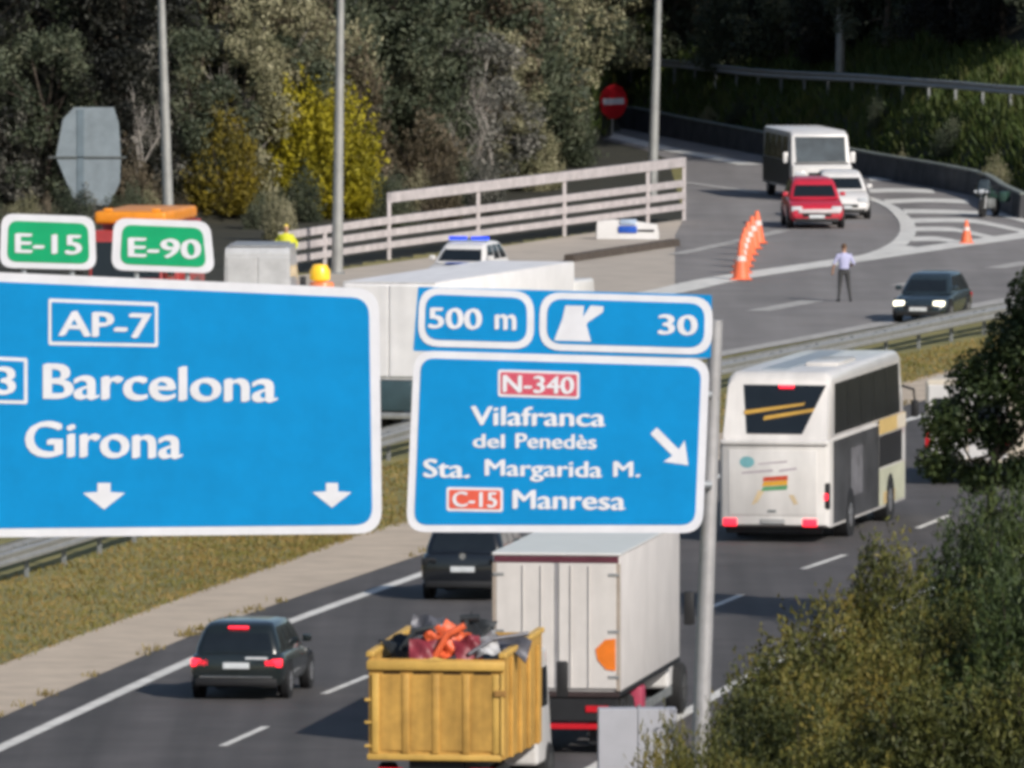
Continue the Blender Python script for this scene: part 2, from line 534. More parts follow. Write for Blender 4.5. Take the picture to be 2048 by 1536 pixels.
def guard_rail(name, pix, label, double=False, step=4.0, m=M_galv, terrain=False, h=0.8):
    path = resample(world_path(pix, 0.0, 12) if not terrain else catmull([WT(*q) for q in pix], 12), 2.0)
    if terrain:
        for p in path:
            p.z = hz(p.x, p.y)
    root = empty(name, path[len(path) // 2], 0, label, 'guard rail')
    inv = -root.location
    path = [p + inv for p in path]
    T = tangents(path)
    every = max(1, int(step / 2))
    for i in range(0, len(path), every):
        post_at(root, path[i] - Vector((0, 0, .05)), h, M_galv_d, 0.05, 0.05, math.atan2(T[i].y, T[i].x))
        if double:
            q = MB().box(-0.05, 0.05, -0.32, 0.32, h - .3, h - .12, 0.01, 1) if i == 0 else None
            if q: SP = q.mesh('spacer'); SP.materials.append(M_galv_d)
            link('spacer', SP, None, root, path[i], (0, 0, math.atan2(T[i].y, T[i].x)))
    for sgn in ((1, -1) if double else (1,)):
        for k in range(0, len(path) - 1, every):
            seg = path[k:k + every + 1]
            if len(seg) > 1:
                wbeam('rail_beam', seg, h - 0.33, 0.33 if double else 0.06, m, root, sgn)
    return root
guard_rail('median_guard_rail', L_rail[1:-1] + [(2300, 610)], 'double sided steel guard rail along the median between both carriageways', True)
guard_rail('slope_guard_rail', [(1262, 176), (1320, 178), (1500, 188), (1690, 198), (1900, 214), (2100, 232)], 'pale steel guard rail high on the green slope behind the slip road', False, 4.0, M_galv, True, 0.95)

# solid dark barrier round the outside of the slip road: one panel after another
M_barr = mat('shade dark barrier', (0.055, 0.055, 0.058), 0.85, var=0.35, scale=1.2)  # shade on the barrier face is put into this dark colour
M_cap = mat('barrier cap', (0.20, 0.22, 0.20), 0.7, var=0.2, scale=2)
bpath = resample(world_path([(1190, 262), (1238, 254), (1380, 282), (1518, 308), (1733, 351), (1948, 390), (2008, 420), (2060, 444)], 0.0, 12), 4.0)
br = empty('ramp_barrier', bpath[len(bpath) // 2], 0, 'dark solid barrier with pale top edge round the outer side of the slip road', 'barrier')
for a, c in zip(bpath[:-1], bpath[1:]):
    a2, c2 = a - br.location, c - br.location
    d = (c2 - a2).normalized()
    s = Vector((d.y, -d.x, 0))
    a3, c3 = a2 + d * .012, c2 - d * .012
    MB().hexa([a3 + s * .16, c3 + s * .16, c3 - s * .16, a3 - s * .16, a3 + s * .09 + Vector((0, 0, .82)), c3 + s * .09 + Vector((0, 0, .82)), c3 - s * .09 + Vector((0, 0, .82)), a3 - s * .09 + Vector((0, 0, .82))], 0.02, 1).build('panel', M_barr, br)
    MB().hexa([a3 + s * .12 + Vector((0, 0, .823)), c3 + s * .12 + Vector((0, 0, .823)), c3 - s * .12 + Vector((0, 0, .823)), a3 - s * .12 + Vector((0, 0, .823)),
               a3 + s * .12 + Vector((0, 0, .90)), c3 + s * .12 + Vector((0, 0, .90)), c3 - s * .12 + Vector((0, 0, .90)), a3 - s * .12 + Vector((0, 0, .90))], 0.01, 1).build('cap', M_cap, br)

# four-rail steel railing in front of the wood
rpath = resample(world_path([(560, 553), (610, 545), (775, 520), (1000, 490), (1180, 466), (1368, 441)], 0.0, 10), 1.0)
rr = empty('steel_railing', rpath[len(rpath) // 2], 0, 'long pale steel railing of four bars in front of the wood', 'railing')
rp = [p - rr.location for p in rpath]
T = tangents(rp)
def bar(path, z, hh, th):
    b = MB()
    rings = []
    for p, t in zip(path, tangents(path)):
        s = Vector((t.y, -t.x, 0)) * th
        rings.append([p + s + Vector((0, 0, z - hh)), p + s + Vector((0, 0, z + hh)), p - s + Vector((0, 0, z + hh)), p - s + Vector((0, 0, z - hh))])
    return b.ring_loft(rings)
for z, hh in ((0.48, 0.10), (0.87, 0.11), (1.27, 0.115)):
    bar(rp, z, hh, 0.05).build('rail', M_rail, rr, smooth=20)
i0 = min(range(len(rpath)), key=lambda i: (rpath[i] - W(778, 520)).length)
bar(rp[i0:], 2.0, 0.16, 0.07).build('top_rail', M_rail, rr, smooth=20)
for i in list(range(i0, len(rp), 9)) + [len(rp) - 1]:
    post_at(rr, rp[i], 2.0 - .13, M_rail, 0.06, 0.06, 0)
for i in range(0, i0 - 2, 5):
    post_at(rr, rp[i], 1.25, M_rail, 0.06, 0.06, 0)

# low dark kerb across the concrete apron
wa, wb_ = W(1138, 524), W(1350, 492)
kb = empty('dark_kerb', (wa + wb_) / 2, 0, 'low dark kerb lying across the pale concrete apron', 'kerb')
d = (wb_ - wa).normalized(); s = Vector((d.y, -d.x, 0)); o_ = kb.location
M_kerb = mat('dark kerb', (0.07, 0.055, 0.045), .9)
for k in range(14):
    a3 = wa + (wb_ - wa) * (k / 14) - o_ + d * .015
    c3 = wa + (wb_ - wa) * ((k + 1) / 14) - o_ - d * .015
    up = Vector((0, 0, .24))
    MB().hexa([a3 + s * .2, c3 + s * .2, c3 - s * .2, a3 - s * .2, a3 + s * .16 + up, c3 + s * .16 + up, c3 - s * .16 + up, a3 - s * .16 + up], .02, 1).build('kerb_stone', M_kerb, kb)

# lamp posts (lanterns are above the frame)
def lamp(px, py, label, lean=0.0, hgt=11.0, arm=-1):
    p = W(px, py)
    if py < 220:
        p = WT(px, py)
    o = empty('street_lamp', p, 0, label, 'street lamp', 'street lamps along the roads')
    o.rotation_euler = (0, lean, 0)
    MB().tube([(0, 0, 0), (0, 0, 3), (0, 0, hgt)], [0.19, 0.165, 0.10], 14).build('pole', M_pole, o)
    MB().box(-.24, .24, -.24, .24, 0.0, .06, .01, 1).build('base_plate', M_galv_d, o)
    MB().tube([(0, 0, hgt - .1), (arm * .4, 0, hgt + .5), (arm * 1.6, 0, hgt + .75)], [.06, .05, .05], 8).build('arm', M_pole, o)
    ln = MB().box(arm * 1.6 - .1, arm * 2.3 if arm > 0 else arm * 1.5, -.15, .15, hgt + .68, hgt + .82, .04, 2) if arm > 0 else MB().box(arm * 2.3, arm * 1.5, -.15, .15, hgt + .68, hgt + .82, .04, 2)
    ln.build('lantern', mat('lantern grey', (.45, .45, .45), .4), o)
    return o
lamp(341, 560, 'grey lamp post rising behind the green E-90 panel', R(-1.8))
lamp(674, 548, 'tall grey lamp post in front of the yellow flowering shrub', R(0.8))
lamp(1304, 402, 'grey lamp post at the right end of the railing beside the no entry sign', R(1.7), arm=1)
lamp(1680, 168, 'grey lamp post on the green slope behind the guard rail', R(0.8), arm=1)
# ================================================================== SIGNS
SD = FPX / 122.0        # distance of the gantry signs
M_blue = mat('sign blue', (0.0, 0.235, 0.56), 0.5, var=0.06, scale=1.5, spec=0.2)
M_green = mat('sign green', (0.0, 0.34, 0.14), 0.35, var=0.06, scale=2)
M_white = mat('sign white', (0.70, 0.70, 0.76), 0.4, var=0.05, scale=2)
M_signred = mat('sign red', (0.58, 0.08, 0.13), 0.4, var=0.06)
M_signor = mat('sign orange', (0.68, 0.10, 0.06), 0.4, var=0.06)
M_back = mat('sign back aluminium', (0.36, 0.38, 0.40), 0.5, metal=0.5, var=0.12)
def on_sign(px, py, lift=0.0):
    return AT(px, py, SD - lift)
def rounded(c, rad, n=6):
    """rounded quad; c = 4 pixel corners TL, TR, BR, BL; rad in pixels"""
    out = []
    for i in range(4):
        p = Vector(c[i]); a = (Vector(c[i - 1]) - p).normalized(); b = (Vector(c[(i + 1) % 4]) - p).normalized()
        p0, p1 = p + a * rad, p + b * rad
        for k in range(n + 1):
            t = k / n
            out.append(p0 * (1 - t) ** 2 + p * 2 * t * (1 - t) + p1 * t * t)
    return out
def plate(name, c, rad, lift, thick, m, parent):
    pts = rounded([Vector(q) for q in c], rad) if rad else [Vector(q) for q in c]
    o = parent.location if parent else Vector((0, 0, 0))
    b = MB()
    f = [b.bm.verts.new(on_sign(p.x, p.y, lift) - o) for p in pts]
    g = [b.bm.verts.new(on_sign(p.x, p.y, lift) - o + Vector((0, thick, 0))) for p in pts]
    n = len(f)
    for i in range(n):
        b.bm.faces.new((f[i], f[(i + 1) % n], g[(i + 1) % n], g[i]))
    b.bm.faces.new(f); b.bm.faces.new(list(reversed(g)))
    return b.build(name, m, parent, smooth=0)
TXT = {}
def text_mesh(s, off=0.012):
    cu = bpy.data.curves.new('t', 'FONT')
    cu.body = s
    cu.offset = off
    cu.resolution_u = 4
    o = bpy.data.objects.new('t', cu)
    COL.objects.link(o)
    bpy.context.view_layer.update()
    me = bpy.data.meshes.new_from_object(o.evaluated_get(bpy.context.evaluated_depsgraph_get()))
    bpy.data.objects.remove(o)
    return me
def text(s, quad, lift, m, parent, name='lettering', label=None, off=0.018):
    me = text_mesh(s, 0.0)
    co = np.array([tuple(v.co) for v in me.vertices])
    lo, hi = co.min(0), co.max(0)
    TL, TR, BR, BL = [Vector(q) for q in quad]
    o = parent.location
    if True:            # heavier strokes: three layers set slightly apart
        bm_ = bmesh.new(); bm_.from_mesh(me); k0 = list(bm_.faces)
        for i_ in (1, 2):
            r_ = bmesh.ops.duplicate(bm_, geom=list(bm_.verts)[:len(me.vertices)] + [e for e in bm_.edges][:len(me.edges)] + k0)
            for g_ in r_['geom']:
                if isinstance(g_, bmesh.types.BMVert): g_.co += Vector(((.028, -.028)[i_ - 1], (.014, -.014)[i_ - 1], i_))
        bm_.to_mesh(me); bm_.free()
    for v in me.vertices:
        lay = v.co.z
        u = (v.co.x - lo[0]) / (hi[0] - lo[0]); t = (hi[1] - v.co.y) / (hi[1] - lo[1])
        p = (TL * (1 - u) + TR * u) * (1 - t) + (BL * (1 - u) + BR * u) * t
        v.co = on_sign(p.x, p.y, lift + .002 * lay) - o
    ob = link(name, me, m, parent)
    if label: ob['label'] = label
    return ob
def rectq(x0, y0, x1, y1, slope=0.0):
    d = (x1 - x0) * slope
    return [(x0, y0), (x1, y0 + d), (x1, y1 + d), (x0, y1)]
def poly_plate(name, pix, lift, m, parent):
    o = parent.location
    b = MB()
    f = [b.bm.verts.new(on_sign(x, y, lift) - o) for x, y in pix]
    b.bm.faces.new(f)
    b.bm.normal_update()
    bmesh.ops.triangulate(b.bm, faces=b.bm.faces[:])
    return b.build(name, m, parent, smooth=0)

# --- left gantry sign
s1 = empty('motorway_sign', on_sign(210, 1075), 0, 'large blue motorway sign reading Barcelona and Girona, with downward arrows', 'road sign')
plate('panel', [(-345, 530), (758, 578), (764, 1067), (-345, 1078)], 48, 0.0, 0.06, M_white, s1)
plate('blue_face', [(-327, 549), (738, 596), (745, 1050), (-327, 1060)], 36, 0.008, 0.007, M_blue, s1)
plate('number_frame', [(97, 597), (316, 605), (316, 694), (97, 690)], 5, 0.016, 0.007, M_white, s1)
plate('number_field', [(103, 604), (310, 612), (310, 687), (103, 683)], 3, 0.022, 0.005, M_blue, s1)
text('AP-7', [(119, 622), (301, 628), (301, 677), (119, 671)], 0.028, M_white, s1)
plate('number_frame', [(-135, 708), (55, 716), (55, 808), (-135, 804)], 5, 0.016, 0.007, M_white, s1)
plate('number_field', [(-129, 715), (48, 723), (48, 801), (-129, 797)], 3, 0.022, 0.005, M_blue, s1)
text('3', [(-8, 733), (29, 735), (29, 790), (-8, 788)], 0.028, M_white, s1)
text('Barcelona', [(89, 728), (552, 738), (552, 804), (89, 797)], 0.016, M_white, s1)
text('Girona', [(53, 842), (362, 850), (362, 917), (53, 913)], 0.016, M_white, s1)
for cx, cy, k in ((208, 966, 1.0), (664, 966, .93)):
    poly_plate('down_arrow', [(cx - 13 * k, cy), (cx + 13 * k, cy), (cx + 13 * k, cy + 18 * k), (cx + 42 * k, cy + 20 * k), (cx, cy + 53 * k), (cx - 42 * k, cy + 20 * k), (cx - 13 * k, cy + 18 * k)], 0.016, M_white, s1)
for y in (640, 800, 980):
    a, b = on_sign(-330, y, -.09) - s1.location, on_sign(745, y + 10, -.09) - s1.location
    MB().tube([a, b], .05, 6).build('stiffener', M_back, s1)
def e_sign(name, c, cin, t, tq, lab):
    e = empty(name, on_sign((c[0][0] + c[1][0]) / 2, c[2][1]), 0, lab, 'road sign')
    plate('panel', c, 26, 0.01, 0.05, M_white, e)
    plate('green_face', cin, 20, 0.018, 0.007, M_green, e)
    text(t, tq, 0.026, M_white, e)
    for x in (c[0][0] + 45, c[1][0] - 45):
        MB().tube([on_sign(x, c[0][1] + 20, -.1) - e.location, on_sign(x, c[2][1] + 60, -.1) - e.location], .045, 6).build('bracket', M_back, e)
e_sign('route_sign', [(3, 427), (189, 433), (193, 540), (-1, 535)], [(17, 441), (176, 447), (179, 528), (14, 523)], 'E-15', [(32, 467), (162, 471), (162, 509), (32, 505)], 'green rounded route panel reading E-15 on top of the blue sign')
e_sign('route_sign', [(228, 436), (420, 443), (430, 547), (222, 540)], [(245, 449), (405, 456), (413, 535), (240, 528)], 'E-90', [(258, 475), (400, 480), (400, 518), (258, 513)], 'green rounded route panel reading E-90 on top of the blue sign')

# --- right gantry sign, on its own tapered post
s2 = empty('exit_sign', on_sign(1120, 1065), 0, 'blue exit sign reading Vilafranca and Manresa, with slanting arrow, on a grey post', 'road sign')
plate('top_backing', [(836, 574), (1424, 590), (1422, 716), (826, 702)], 4, 0.0, 0.05, M_blue, s2)
p1 = plate('distance_panel', [(839, 574), (1068, 583), (1068, 699), (835, 692)], 42, 0.014, 0.012, M_white, s2)
plate('panel_field', [(852, 588), (1054, 596), (1054, 685), (849, 679)], 30, 0.022, 0.007, M_blue, s2)
text('500', [(858, 615), (962, 618), (962, 659), (858, 656)], 0.03, M_white, s2)
text('m', [(991, 629), (1031, 630), (1031, 660), (991, 658)], 0.03, M_white, s2)
plate('exit_panel', [(1080, 584), (1426, 594), (1424, 710), (1078, 700)], 44, 0.014, 0.012, M_white, s2)
plate('panel_field', [(1095, 597), (1410, 607), (1408, 696), (1093, 687)], 32, 0.022, 0.007, M_blue, s2)
poly_plate('exit_symbol', [(1131, 611), (1168, 612), (1166, 634), (1181, 611), (1207, 613), (1206, 624), (1175, 645), (1173, 650), (1182, 683), (1108, 681), (1124, 640)], 0.03, M_white, s2)
text('30', [(1318, 629), (1393, 631), (1393, 671), (1318, 668)], 0.03, M_white, s2)
plate('main_panel', [(828, 701), (1420, 718), (1405, 1066), (812, 1064)], 40, 0.008, 0.058, M_white, s2)
plate('blue_face', [(842, 716), (1403, 733), (1390, 1050), (828, 1050)], 28, 0.016, 0.007, M_blue, s2)
plate('number_frame', [(996, 739), (1159, 744), (1159, 798), (996, 793)], 6, 0.024, 0.007, M_white, s2)
plate('number_field', [(1001, 744), (1154, 749), (1154, 793), (1001, 788)], 4, 0.03, 0.005, M_signred, s2)
text('N-340', [(1007, 750), (1147, 754), (1147, 788), (1007, 784)], 0.036, M_white, s2)
text('Vilafranca', [(943, 812), (1209, 817), (1209, 853), (943, 850)], 0.024, M_white, s2)
text('del', [(947, 868), (1008, 869), (1008, 896), (947, 895)], 0.024, M_white, s2)
text('Pened\u00e8s', [(1032, 867), (1192, 870), (1192, 898), (1032, 896)], 0.024, M_white, s2)
text('Sta.', [(848, 918), (938, 920), (938, 956), (848, 954)], 0.024, M_white, s2)
text('Margarida', [(971, 919), (1203, 924), (1203, 965), (971, 961)], 0.024, M_white, s2)
text('M.', [(1228, 923), (1279, 924), (1279, 954), (1228, 953)], 0.024, M_white, s2)
plate('number_frame', [(893, 974), (1006, 976), (1006, 1024), (893, 1022)], 6, 0.024, 0.007, M_white, s2)
plate('number_field', [(898, 979), (1001, 981), (1001, 1019), (898, 1017)], 4, 0.03, 0.005, M_signor, s2)
text('C-15', [(906, 983), (993, 985), (993, 1015), (906, 1013)], 0.036, M_white, s2)
text('Manresa', [(1027, 980), (1249, 984), (1249, 1020), (1027, 1017)], 0.024, M_white, s2)
def rot(px, py, ang, pts):
    c, s_ = math.cos(ang), math.sin(ang)
    return [(px + x * c - y * s_, py + x * s_ + y * c) for x, y in pts]
poly_plate('slant_arrow', rot(1310, 864, R(45), [(-4, -9), (58, -9), (58, -9), (50, -32), (93, 0), (50, 32), (58, 9), (-4, 9)][:2] + [(54, -30), (94, 0), (54, 30), (58, 9), (-4, 9)]), 0.024, M_white, s2)
MB().tube([Vector(on_sign(1398, 1680, -.35)) - s2.location - Vector((0, 0, .1)), Vector(on_sign(1404, 1400, -.35)) - s2.location, Vector(on_sign(1432, 640, -.35)) - s2.location], [.17, .145, .115], 14).build('post', mat('sign post grey', (.40, .39, .40), .5, metal=.3), s2)
for y in (650, 780, 960):
    MB().tube([Vector(on_sign(838, y, -.16)) - s2.location, Vector(on_sign(1424, y + 10, -.16)) - s2.location], .07, 8).build('cross_arm', M_back, s2)

# --- back of a big plate on a post in the wood's edge, far left
gp = W(172, 470)
gs = empty('sign_back', gp, 0, 'blue-grey back of an octagonal sign plate on a post at far left', 'road sign')
sc = 1.0 / 60.0
oc = [(-36, 398), (40, 406), (64, 395), (68, 300), (60, 282)]
M_gback = mat('blue grey sign back', (.22, .26, .29), .6, metal=.2, var=.12)
b = MB(); b.prism([(x / 60, z / 60) for x, z in ((-58, 152), (-20, 60), (46, 60), (68, 105), (70, 152))], 'y', -.03, .02); b.build('lower_plate', M_gback, gs)
b = MB(); b.prism([(x / 60, z / 60) for x, z in ((-60, 157), (70, 157), (66, 225), (56, 256), (-24, 256), (-46, 232))], 'y', -.03, .02); b.build('upper_plate', M_gback, gs)
MB().box(-.26, -.1, .03, .16, 0, 4.2, .02, 1).build('post', M_pole, gs)
MB().box(-.30, -.06, -.06, -.031, 1.0, 4.2, .01, 1).build('channel', mat('dark channel', (.13, .17, .20), .6), gs)
MB().box(-1.25, 1.35, -.06, -.034, 2.56, 2.63, .01, 1).build('bracket', mat('dark bracket', (.09, .10, .10), .6), gs)

# --- no entry sign
ne = empty('no_entry_sign', W(1226, 272), R(38), 'red and white round no entry sign on a post by the slip road', 'road sign')
pts = [(math.cos(2 * math.pi * k / 40) * .68, 1.35 + math.sin(2 * math.pi * k / 40) * .68) for k in range(40)]
MB().prism(pts, 'y', -.03, .0).build('disc', mat('no entry red', (.50, .012, .02), .4, var=.08), ne)
MB().box(-.53, .53, -.037, -.031, 1.24, 1.48).build('white_bar', M_white, ne)
MB().tube([(0, .05, 0), (0, .05, 2.0)], .05, 8).build('post', M_galv, ne)

# --- pale panel low beside the road, bottom of the picture
gb = W(1275, 1690); gb.z = 0
pb_ = empty('roadside_cabinet', gb, R(2), 'plain light grey panel beside the road below the white lorry', 'cabinet')
zt = AT(1275, 1418, gb.y).z
M_cab = mat('cabinet grey', (.40, .40, .44), .6, var=.05)
MB().box(-.68, -.004, 0, .5, .15, zt, .012, 1).build('left_panel', M_cab, pb_)
MB().box(.004, .68, 0, .5, .15, zt, .012, 1).build('right_panel', M_cab, pb_)
MB().box(-.7, .7, -.02, .54, 0, .147, .01, 1).build('plinth', M_conc, pb_)
# ================================================================== VEHICLES
M_glass = mat('dark glass', (0.012, 0.016, 0.02), 0.08, var=0.1, spec=0.6)
M_glass2 = mat('grey glass', (0.05, 0.065, 0.075), 0.1, var=0.3, scale=1.5, spec=0.7)
M_black = mat('black plastic', (0.012, 0.012, 0.014), 0.6, var=0.2)
M_tyre = mat('tyre rubber', (0.014, 0.014, 0.015), 0.85, var=0.2)
M_rim = mat('alloy rim', (0.32, 0.32, 0.33), 0.35, metal=0.7)
M_dkrim = mat('dark rim', (0.09, 0.09, 0.09), 0.5, metal=0.4)
M_plate = mat('number plate', (0.62, 0.64, 0.66), 0.5, var=0.15, scale=9)
M_red_on = mat('lit tail lamp', (0.9, 0.02, 0.04), 0.3, emit=2.2)
M_red = mat('tail lamp', (0.45, 0.012, 0.02), 0.25, emit=0.25)
M_head_on = mat('lit headlamp', (1.0, 0.93, 0.72), 0.3, emit=2.2, var=.02)
M_head = mat('headlamp', (0.55, 0.57, 0.6), 0.12, var=.15)
M_chrome = mat('chrome', (0.65, 0.65, 0.66), 0.2, metal=0.9)
M_wpaint = mat('white paint', (0.68, 0.66, 0.65), 0.4, var=0.04, coat=0.3)
M_wpaint2 = mat('dusty white paint', (0.62, 0.585, 0.575), 0.55, var=0.05, scale=1.2, streak=(0, 3, 1.2, .35, .93, 1.03))
M_cream = mat('cream paint', (0.66, 0.58, 0.47), 0.5, var=0.05)
M_amber = mat('amber lamp', (0.75, 0.28, 0.02), 0.3, emit=0.2)
M_bluelamp = mat('blue lamp', (0.02, 0.06, 0.8), 0.25, emit=0.9)
WH = {}
def wheel(parent, x, y, r, w, rim=None, side=1):
    k = (r, w)
    if k not in WH:
        n = 24
        prof = [(0, -w / 2), (r * .62, -w / 2), (r * .9, -w / 2), (r, -w * .36), (r, w * .36), (r * .9, w / 2), (r * .62, w / 2), (0, w / 2)]
        b = MB()
        rings = [[(q[1], q[0] * math.cos(t), q[0] * math.sin(t)) for t in (2 * math.pi * i / n for i in range(n))] for q in prof[1:-1]]
        b.ring_loft(rings)
        t_ = b.mesh('wheel'); t_.materials.append(M_tyre)
        b = MB()
        b.cyl((w * .42, 0, 0), (w * .52, 0, 0), r * .62, r * .56, 20)
        for q in range(5):
            a = 2 * math.pi * q / 5
            b.box(w * .50, w * .55, -r * .09, r * .09, r * .08, r * .55, .01, 1, Matrix.Rotation(a, 4, 'X'))
        r_ = b.mesh('rim')
        WH[k] = (t_, r_)
    t_, r_ = WH[k]
    if rim and not r_.materials: r_.materials.append(rim)
    o = link('wheel', t_, None, parent, (x, y, r), (0, 0, 0 if side > 0 else math.pi))
    link('rim', r_, None, o)
    return o
def place(root, px, py, theta, near, facing_away=True):
    """stand a vehicle so the middle of its near end is over the ground seen at (px,py); theta = heading right of straight ahead"""
    p = W(px, py)
    ax = Vector((math.sin(theta), math.cos(theta), 0))
    c = p + ax * near
    root.location = (c.x, c.y, 0.022)
    root.rotation_euler = (0, 0, -theta if facing_away else math.pi - theta)
    return root
def quad_on(P, u0, u1, v0, v1, nu=4, nv=3, thick=0.012):
    """thin curved pane on a surface function P(u,v,lift)"""
    b = MB()
    f = [[b.bm.verts.new(P(u0 + (u1 - u0) * i / nu, v0 + (v1 - v0) * j / nv, .008)) for i in range(nu + 1)] for j in range(nv + 1)]
    for j in range(nv):
        for i in range(nu):
            b.bm.faces.new((f[j][i], f[j][i + 1], f[j + 1][i + 1], f[j + 1][i]))
    return b
def car(name, label, paint, L=4.3, Wd=1.8, H=1.5, kind='hatch', tail=None, head=None, cat='car', belt=.60, rimm=None, plate_front=True, rails=False):
    root = empty(name, (0, 0, 0), 0, label, cat)
    w = Wd / 2
    zb = .24
    bl, hd = belt * H, (belt - .05) * H
    if kind == 'suv':
        st = [(-.5, .52, .34, .84), (-.492, .58, .28, .93), (-.47, belt, .25, .975), (-.38, belt + .012, .24, 1), (0, belt, .24, 1), (.17, belt - .02, .24, 1), (.26, belt - .045, .24, 1), (.40, belt - .085, .24, .98), (.465, belt - .15, .25, .93), (.492, belt - .22, .28, .86), (.5, belt - .3, .32, .78)]
        yr0, yr1, yf0, yf1 = -.475, -.40, .235, .06
    else:
        st = [(-.5, .50, .34, .82), (-.492, .56, .28, .91), (-.465, belt, .24, .965), (-.36, belt + .012, .22, 1), (0, belt, .22, 1), (.18, belt - .02, .22, 1), (.27, belt - .05, .22, 1), (.40, belt - .10, .22, .97), (.462, belt - .165, .23, .91), (.49, belt - .235, .26, .83), (.5, belt - .31, .30, .74)]
        yr0, yr1, yf0, yf1 = -.465, -.34, .245, .055
    if kind == 'sedan':
        yr0, yr1 = -.36, -.22
    rings = []
    for t, zt, zl, wf in st:
        y, zt, ww = t * L, zt * H, wf * w
        dz = zt - zl
        half = [(0, zl), (.82 * ww, zl), (.95 * ww, zl + .08), (.995 * ww, zl + .38 * dz), (ww, zl + .55 * dz), (.985 * ww, zl + .78 * dz), (.93 * ww, zt - .05 * dz), (.84 * ww, zt), (.4 * ww, zt + .02), (0, zt + .025)]
        rings.append([(x, y, z) for x, z in half] + [(-x, y, z) for x, z in reversed(half[1:-1])])
    MB().ring_loft(rings).build('body', paint, root, smooth=40)
    # cabin: stacked rounded rings
    zlev = [0, .25, .55, .80, .93, 1.0]
    hwf = [.90, .87, .80, .735, .68, .52]
    ins = [0, 0, 0, 0, .03, .10]
    def cab(v):
        z0 = bl - .03
        z = z0 + (H - z0) * v
        hw = float(np.interp(v, zlev, hwf)) * w
        i_ = float(np.interp(v, zlev, ins)) * L
        a = (yr0 + (yr1 - yr0) * v ** 1.3) * L + i_
        f = (yf0 + (yf1 - yf0) * v) * L - i_
        return z, hw, a, f
    rings = []
    for v in [0, .12, .25, .4, .55, .7, .80, .88, .93, .97, 1.0]:
        z, hw, a, f = cab(v)
        rc = min(.16, hw * .3)
        pts = []
        for cx, cy, a0 in ((hw - rc, f - rc, 0), (-hw + rc, f - rc, 90), (-hw + rc, a + rc, 180), (hw - rc, a + rc, 270)):
            for k in range(5):
                q = R(a0 + 90 * k / 4)
                pts.append((cx + rc * math.cos(q), cy + rc * math.sin(q), z))
        rings.append(pts)
    MB().ring_loft(rings).build('cabin', paint, root, smooth=40)
    def rear(u, v, l):
        z, hw, a, f = cab(v); return (u * (hw - .13), a - l, z)
    def front(u, v, l):
        z, hw, a, f = cab(v); return (u * (hw - .12), f + l, z)
    quad_on(rear, -1, 1, .14, .84).build('rear_window', M_glass, root)
    quad_on(front, -1, 1, .10, .87).build('windscreen', M_glass, root)
    for s in (1, -1):
        def side(u, v, l, s=s):
            z, hw, a, f = cab(v); return (s * (hw + l), a + .2 + (f - a - .36) * u, z)
        for u0, u1 in ((.02, .30), (.34, .62), (.66, .98)):
            quad_on(side, u0, u1, .14, .82).build('side_window', M_glass, root)
        mz = bl + .06
        MB().box(s * (w + .02) - .09, s * (w + .02) + .09, yf0 * L * .72 - .06, yf0 * L * .72 + .06, mz, mz + .14, .03, 2).build('mirror', paint, root)
    rw = .335 if kind == 'suv' else .31
    for s in (1, -1):
        for yy in (-.30 * L, .315 * L):
            MB().cyl((s * (w - .12), yy, rw + .02), (s * (w + .006), yy, rw + .02), rw + .065, seg=24).build('wheel_arch', M_black, root)
            wheel(root, s * (w - .09), yy, rw, .22, rimm or M_rim, s)
    pbox('rear_bumper', M_black, root, -w * .86, w * .86, -.5 * L - .035, -.5 * L + .12, .28, .43, .03)
    pbox('front_bumper', M_black, root, -w * .78, w * .78, .5 * L - .12, .5 * L + .02, .22, .36, .03)
    pbox('grille', M_black, root, -w * .52, w * .52, .5 * L - .10, .5 * L + .008, .40, .52, .015)
    pbox('rear_plate', M_plate, root, -.26, .26, -.5 * L - .03, -.5 * L - .004 + .03, .62 if kind == 'suv' else .58, .74 if kind == 'suv' else .69, .005, 1)
    pbox('front_plate', M_plate, root, -.26, .26, .5 * L, .5 * L + .03, .36, .47, .005, 1)
    tl = tail or M_red
    for s in (1, -1):
        x0, x1 = sorted((s * w * .58, s * w * .955))
        pbox('tail_light', tl, root, x0, x1, -.5 * L + .0, -.5 * L + .2, bl - .26, bl - .10, .03)
        x0, x1 = sorted((s * w * .52, s * w * .90))
        pbox('headlight', head or M_head, root, x0, x1, .462 * L - .14, .492 * L - .005, (belt - .25) * H, (belt - .145) * H, .03)
    return root

# ---- dark hatchback in the near left lane, seen from behind
M_dkpaint = mat('dark green black paint', (0.012, 0.017, 0.018), 0.22, coat=0.6, var=.1)
c1 = car('car', 'dark car with lit red brake lights in the near left lane', M_dkpaint, 4.3, 1.88, 1.52, 'suv', M_red_on, belt=.60)
place(c1, 472, 1403, R(8), 2.15)
z, = (1.40,)
pbox('brake_light', M_red_on, c1, -.2, .2, -1.86, -1.80, 1.385, 1.43, .012)
pbox('bumper_strip', M_chrome, c1, -.72, .72, -2.20, -2.18, .445, .475, .005, 1)
pbox('boot_handle', M_plate, c1, .18, .62, -2.155, -2.13, .80, .85, .008, 1)
# ---- black car further on, half hidden by the lorry
M_blk = mat('black car paint', (0.008, 0.010, 0.014), 0.2, coat=0.6, var=.1)
c2 = car('car', 'black car partly hidden behind the white lorry below the exit sign', M_blk, 4.5, 1.88, 1.7, 'suv', M_black, belt=.60)
place(c2, 925, 1204, R(9), 2.25)
MB().cyl((0, -2.262, .96), (0, -2.235, .96), .07, seg=16).build('badge', M_chrome, c2)
